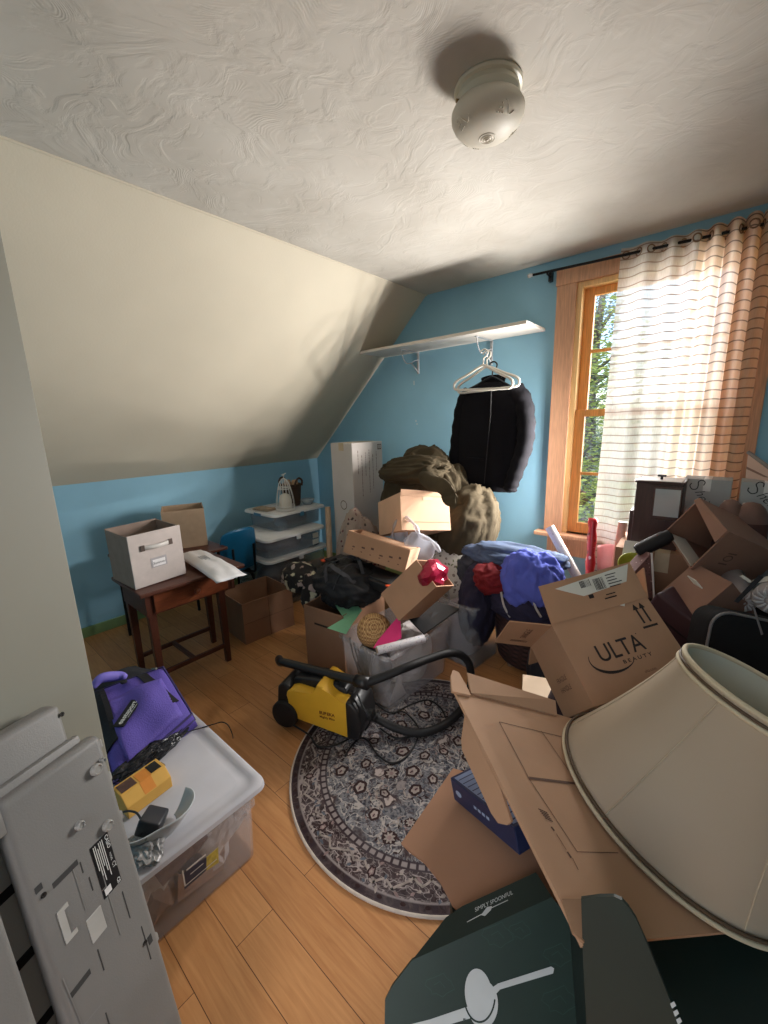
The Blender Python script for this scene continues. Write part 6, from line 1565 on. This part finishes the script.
    def h2(x, y): p = H_(x, y) - FH.o; return (p.dot(FH.x), p.dot(FH.y))
    def lip(bm):
        w = (H_(516, 889) - H_(474, 912)).length; a = h2(475, 912); letter(bm, FH.at(a[0], a[1]), 'SIMPLY SPOONFUL', w / 9.6, h=.0004, cx=False, shear=.3)
        ribbons(bm, FH, [[h2(467, 922), h2(482, 914)], [h2(491, 908), h2(508, 900)]], .0016, .0004)
        bm.faces.new([bm.verts.new(FH(*h2(*p), .0005)) for p in ((481, 915), (487, 907), (492, 906), (491, 910), (485, 916))])
    part('lettering', wht, t, lip)
    # green ear standing up at the near corner of the lid
    ex_ = Vector((.97, .2, 0)).normalized(); en = Vector((.15, -.95, .25)).normalized(); E0 = L_(582, 899) + LA * .004 + (EYE - L_(582, 930)).normalized() * .085
    def E_(x, y): return on_p(x, y, E0, en)
    part('ear_flap', gr2, t, lambda bm: slab(bm, [E_(x, y) for x, y in ((581, 899), (600, 896.5), (614, 896.5), (622, 900), (629, 908), (636, 919), (649, 948), (690, 1050), (588, 1050), (583, 960))], -.006, en))
    part('ear_print', wht, t, lambda bm: [ribbons(bm, Fr(Vector((0, 0, 0))), [], 1)] and [slab(bm, [E_(670 + 3 * k, 1003 + 8 * k), E_(674 + 3 * k, 1001 + 8 * k), E_(676 + 3 * k, 1005 + 8 * k), E_(672 + 3 * k, 1008 + 8 * k)], .0006, en) for k in range(3)])
    # box body beneath; second block enlarged to stand for shade below the lid
    def hull(bm):
        zt = .31; foot = [(-.28, .52), (-.14, .68), (-.30, .86), (-.42, .70)]
        slab(bm, [Vector((x, y, 0)) for x, y in foot], zt - .02, Vector((0, 0, 1)))
        foot = [(-.06, .57), (.36, .74), (.34, 1.12), (-.26, .92)]
        slab(bm, [Vector((x, y, 0)) for x, y in foot], .50, Vector((0, 0, 1)))
    part('base', gr2, t, hull)
mailer_box()
def blue_box():
    F = frame_rows([[.869, .392, -.303], [-.374, .92, .118], [.325, .01, .946]], (-.388, .871, .429)); w, d, h = .274, .12, .064
    t = thing('blue_box', 'dark blue product box with striped top lying inside the green mailer box', 'box', F(0, 0, -h/2))
    nb = mat('navy_card', (34, 42, 74), .4, .1); st = mat('pale_blue_stripe', (150, 164, 190), .5)
    F = F.at(0, .015, 0)
    part('box_body', nb, t, lambda bm: bx(bm, F, -w/2, w/2, -d/2, d/2, -h/2, h/2, .003))
    tp = part('top_label', mat('pale_blue_top', (122, 136, 166), .5), t, lambda bm: bx(bm, F, -w/2 + .012, w/2 - .01, -d/2 + .008, d/2 - .008, h/2, h/2 + .0008))
    part('stripe', nb, tp, lambda bm: quads(bm, Fr(F(0, 0, h/2 + .0008), F.x, F.y, F.z), [(-w/2 + .03 + .022 * k, -w/2 + .034 + .022 * k, -d/2 + .01, d/2 - .01) for k in range(11)], .0003))
    FF = Fr(F(0, -d/2, 0), F.x, F.z, -F.y)
    part('logo_print', st, t, lambda bm: [bm.faces.new([bm.verts.new(FF(-w/2 + .035 + .014 * math.cos(a), .0 + .008 * math.sin(a), .0008)) for a in [2 * PI * k / 20 for k in range(20)]]), quads(bm, FF, [(-.03 + .018 * k, -.018 + .018 * k, -.004, .004) for k in range(4)], .0008)])
blue_box()
def lampshade():
    ax = LA; ex = Vector((-.8, -.5, 0)); F = frame_z(LC, ax, ex); r1, r2, h = .239, .138, .335
    t = thing('lampshade', 'large cream fabric bell lampshade standing on the open cardboard lid', 'lampshade', LC)
    fab = mat('cream_lamp_fabric', (188, 168, 144), .85, .03, 5, .06, 500, trans=.22); lin_ = mat('pale_shade_lining', (206, 206, 188), .8, .03, 5, trans=.2)
    def rad(s): return r2 + (r1 - r2) * ((1 - s) ** 1.35)
    N = 18
    part('shade', fab, t, lambda bm: lathe(bm, F, [(rad(k / N), h * k / N) for k in range(N + 1)], 72, False), True)
    part('lining', lin_, t, lambda bm: lathe(bm, F, [(rad(k / N) - .004, h * k / N) for k in range(N + 1)], 72, False), True)
    trm = mat('cream_trim_cord', (196, 180, 150), .8, .05); dkt = mat('bronze_trim_cord', (84, 66, 48), .7, .08)
    def ring(r, z, rr): return lambda bm: tube(bm, [F(r * math.cos(a), r * math.sin(a), z) for a in [2 * PI * k / 96 for k in range(96)]], rr, 8, closed=True)
    part('top_trim', trm, t, ring(r2, h - .001, .0055), True); part('top_braid', dkt, t, ring(r2 + .003, h - .012, .0028), True); part('top_binding', trm, t, ring(r2 + .003, h - .020, .0045), True)
    part('bottom_trim', trm, t, ring(r1, .004, .005), True); part('bottom_braid', dkt, t, ring(r1 - .001, .014, .0035), True)
    for k in range(6):
        a = 2 * PI * k / 6 + .52
        part('seam', mat('seam_thread', (176, 158, 132), .85), t, lambda bm, a=a: tube(bm, [F((rad(j / N) + .0003) * math.cos(a), (rad(j / N) + .0003) * math.sin(a), h * j / N) for j in range(N + 1)], .0018, 6), True)
lampshade()

# ================================================================== LIGHT AND CAMERA
def area(name, loc, aim, sx, sy, power, col):
    l = bpy.data.lights.new(name, 'AREA'); l.shape = 'RECTANGLE'; l.size, l.size_y = sx, sy; l.energy = power; l.color = col
    o = bpy.data.objects.new(name, l); COL.objects.link(o); o.location = loc
    o.rotation_euler = (Vector(aim) - Vector(loc)).to_track_quat('-Z', 'Y').to_euler()
    return o
area('window_daylight', (-.05, 3.60, 1.75), (-.75, 1.6, 1.35), 1.0, 1.5, 52, (.90, .95, 1.0))
# added spot lamps inside the room, standing in for daylight from the window
for ix in range(4):
    for iz in range(5):
        l = bpy.data.lights.new('window_fill_spot', 'SPOT'); l.energy = 13; l.color = (1.0, .965, .92); l.spot_size = math.radians(178); l.spot_blend = 1.0; l.shadow_soft_size = 0
        o = bpy.data.objects.new('window_fill_spot', l); COL.objects.link(o); o.location = (-.82 + .12 * ix, 2.745, .88 + .17 * iz)
        o.rotation_euler = Vector((-.62, -.78, -.04)).to_track_quat('-Z', 'Y').to_euler()
area('hallway_fill', (.05, -1.9, 2.2), (-.5, 1.2, .9), .8, .8, 9.5, (1.0, .93, .84))  # added fill lamp, out of view beyond the doorway
sun = bpy.data.lights.new('sun', 'SUN'); sun.energy = 5.0; sun.angle = .02; sun.color = (1, .95, .86)
so = bpy.data.objects.new('sun', sun); COL.objects.link(so); so.rotation_euler = Vector((.35, .55, -.8)).to_track_quat('-Z', 'Y').to_euler()
w = bpy.data.worlds.new('sky'); S.world = w; w.use_nodes = True; nt = w.node_tree; nt.nodes.clear()
sky = nt.nodes.new('ShaderNodeTexSky'); sky.sky_type = 'NISHITA'; sky.sun_disc = False; sky.sun_elevation = .75; sky.sun_rotation = 2.6
bg = nt.nodes.new('ShaderNodeBackground'); bg.inputs['Strength'].default_value = .40; ou = nt.nodes.new('ShaderNodeOutputWorld')
nt.links.new(sky.outputs[0], bg.inputs[0]); nt.links.new(bg.outputs[0], ou.inputs[0])

cam = bpy.data.cameras.new('camera'); co = bpy.data.objects.new('camera', cam); COL.objects.link(co)
cam.sensor_fit = 'HORIZONTAL'; cam.sensor_width = 36; cam.lens = FPX / 768 * 36; cam.clip_start = .02; cam.clip_end = 200
b = -RZ; u = -RY
co.matrix_world = Matrix(((RX.x, u.x, b.x, EYE.x), (RX.y, u.y, b.y, EYE.y), (RX.z, u.z, b.z, EYE.z), (0, 0, 0, 1)))
S.camera = co
vs = S.view_settings; vs.view_transform = 'Standard'; vs.look = 'None'; vs.exposure = 0; vs.gamma = 1; vs.use_curve_mapping = False
S.cycles.max_bounces = 10; S.cycles.diffuse_bounces = 6; S.cycles.transparent_max_bounces = 16; S.cycles.sample_clamp_indirect = 6
S.cycles.caustics_reflective = False; S.cycles.caustics_refractive = False
for o in list(bpy.data.objects):
    if o.type == 'MESH' and not o.data.polygons: bpy.data.objects.remove(o)
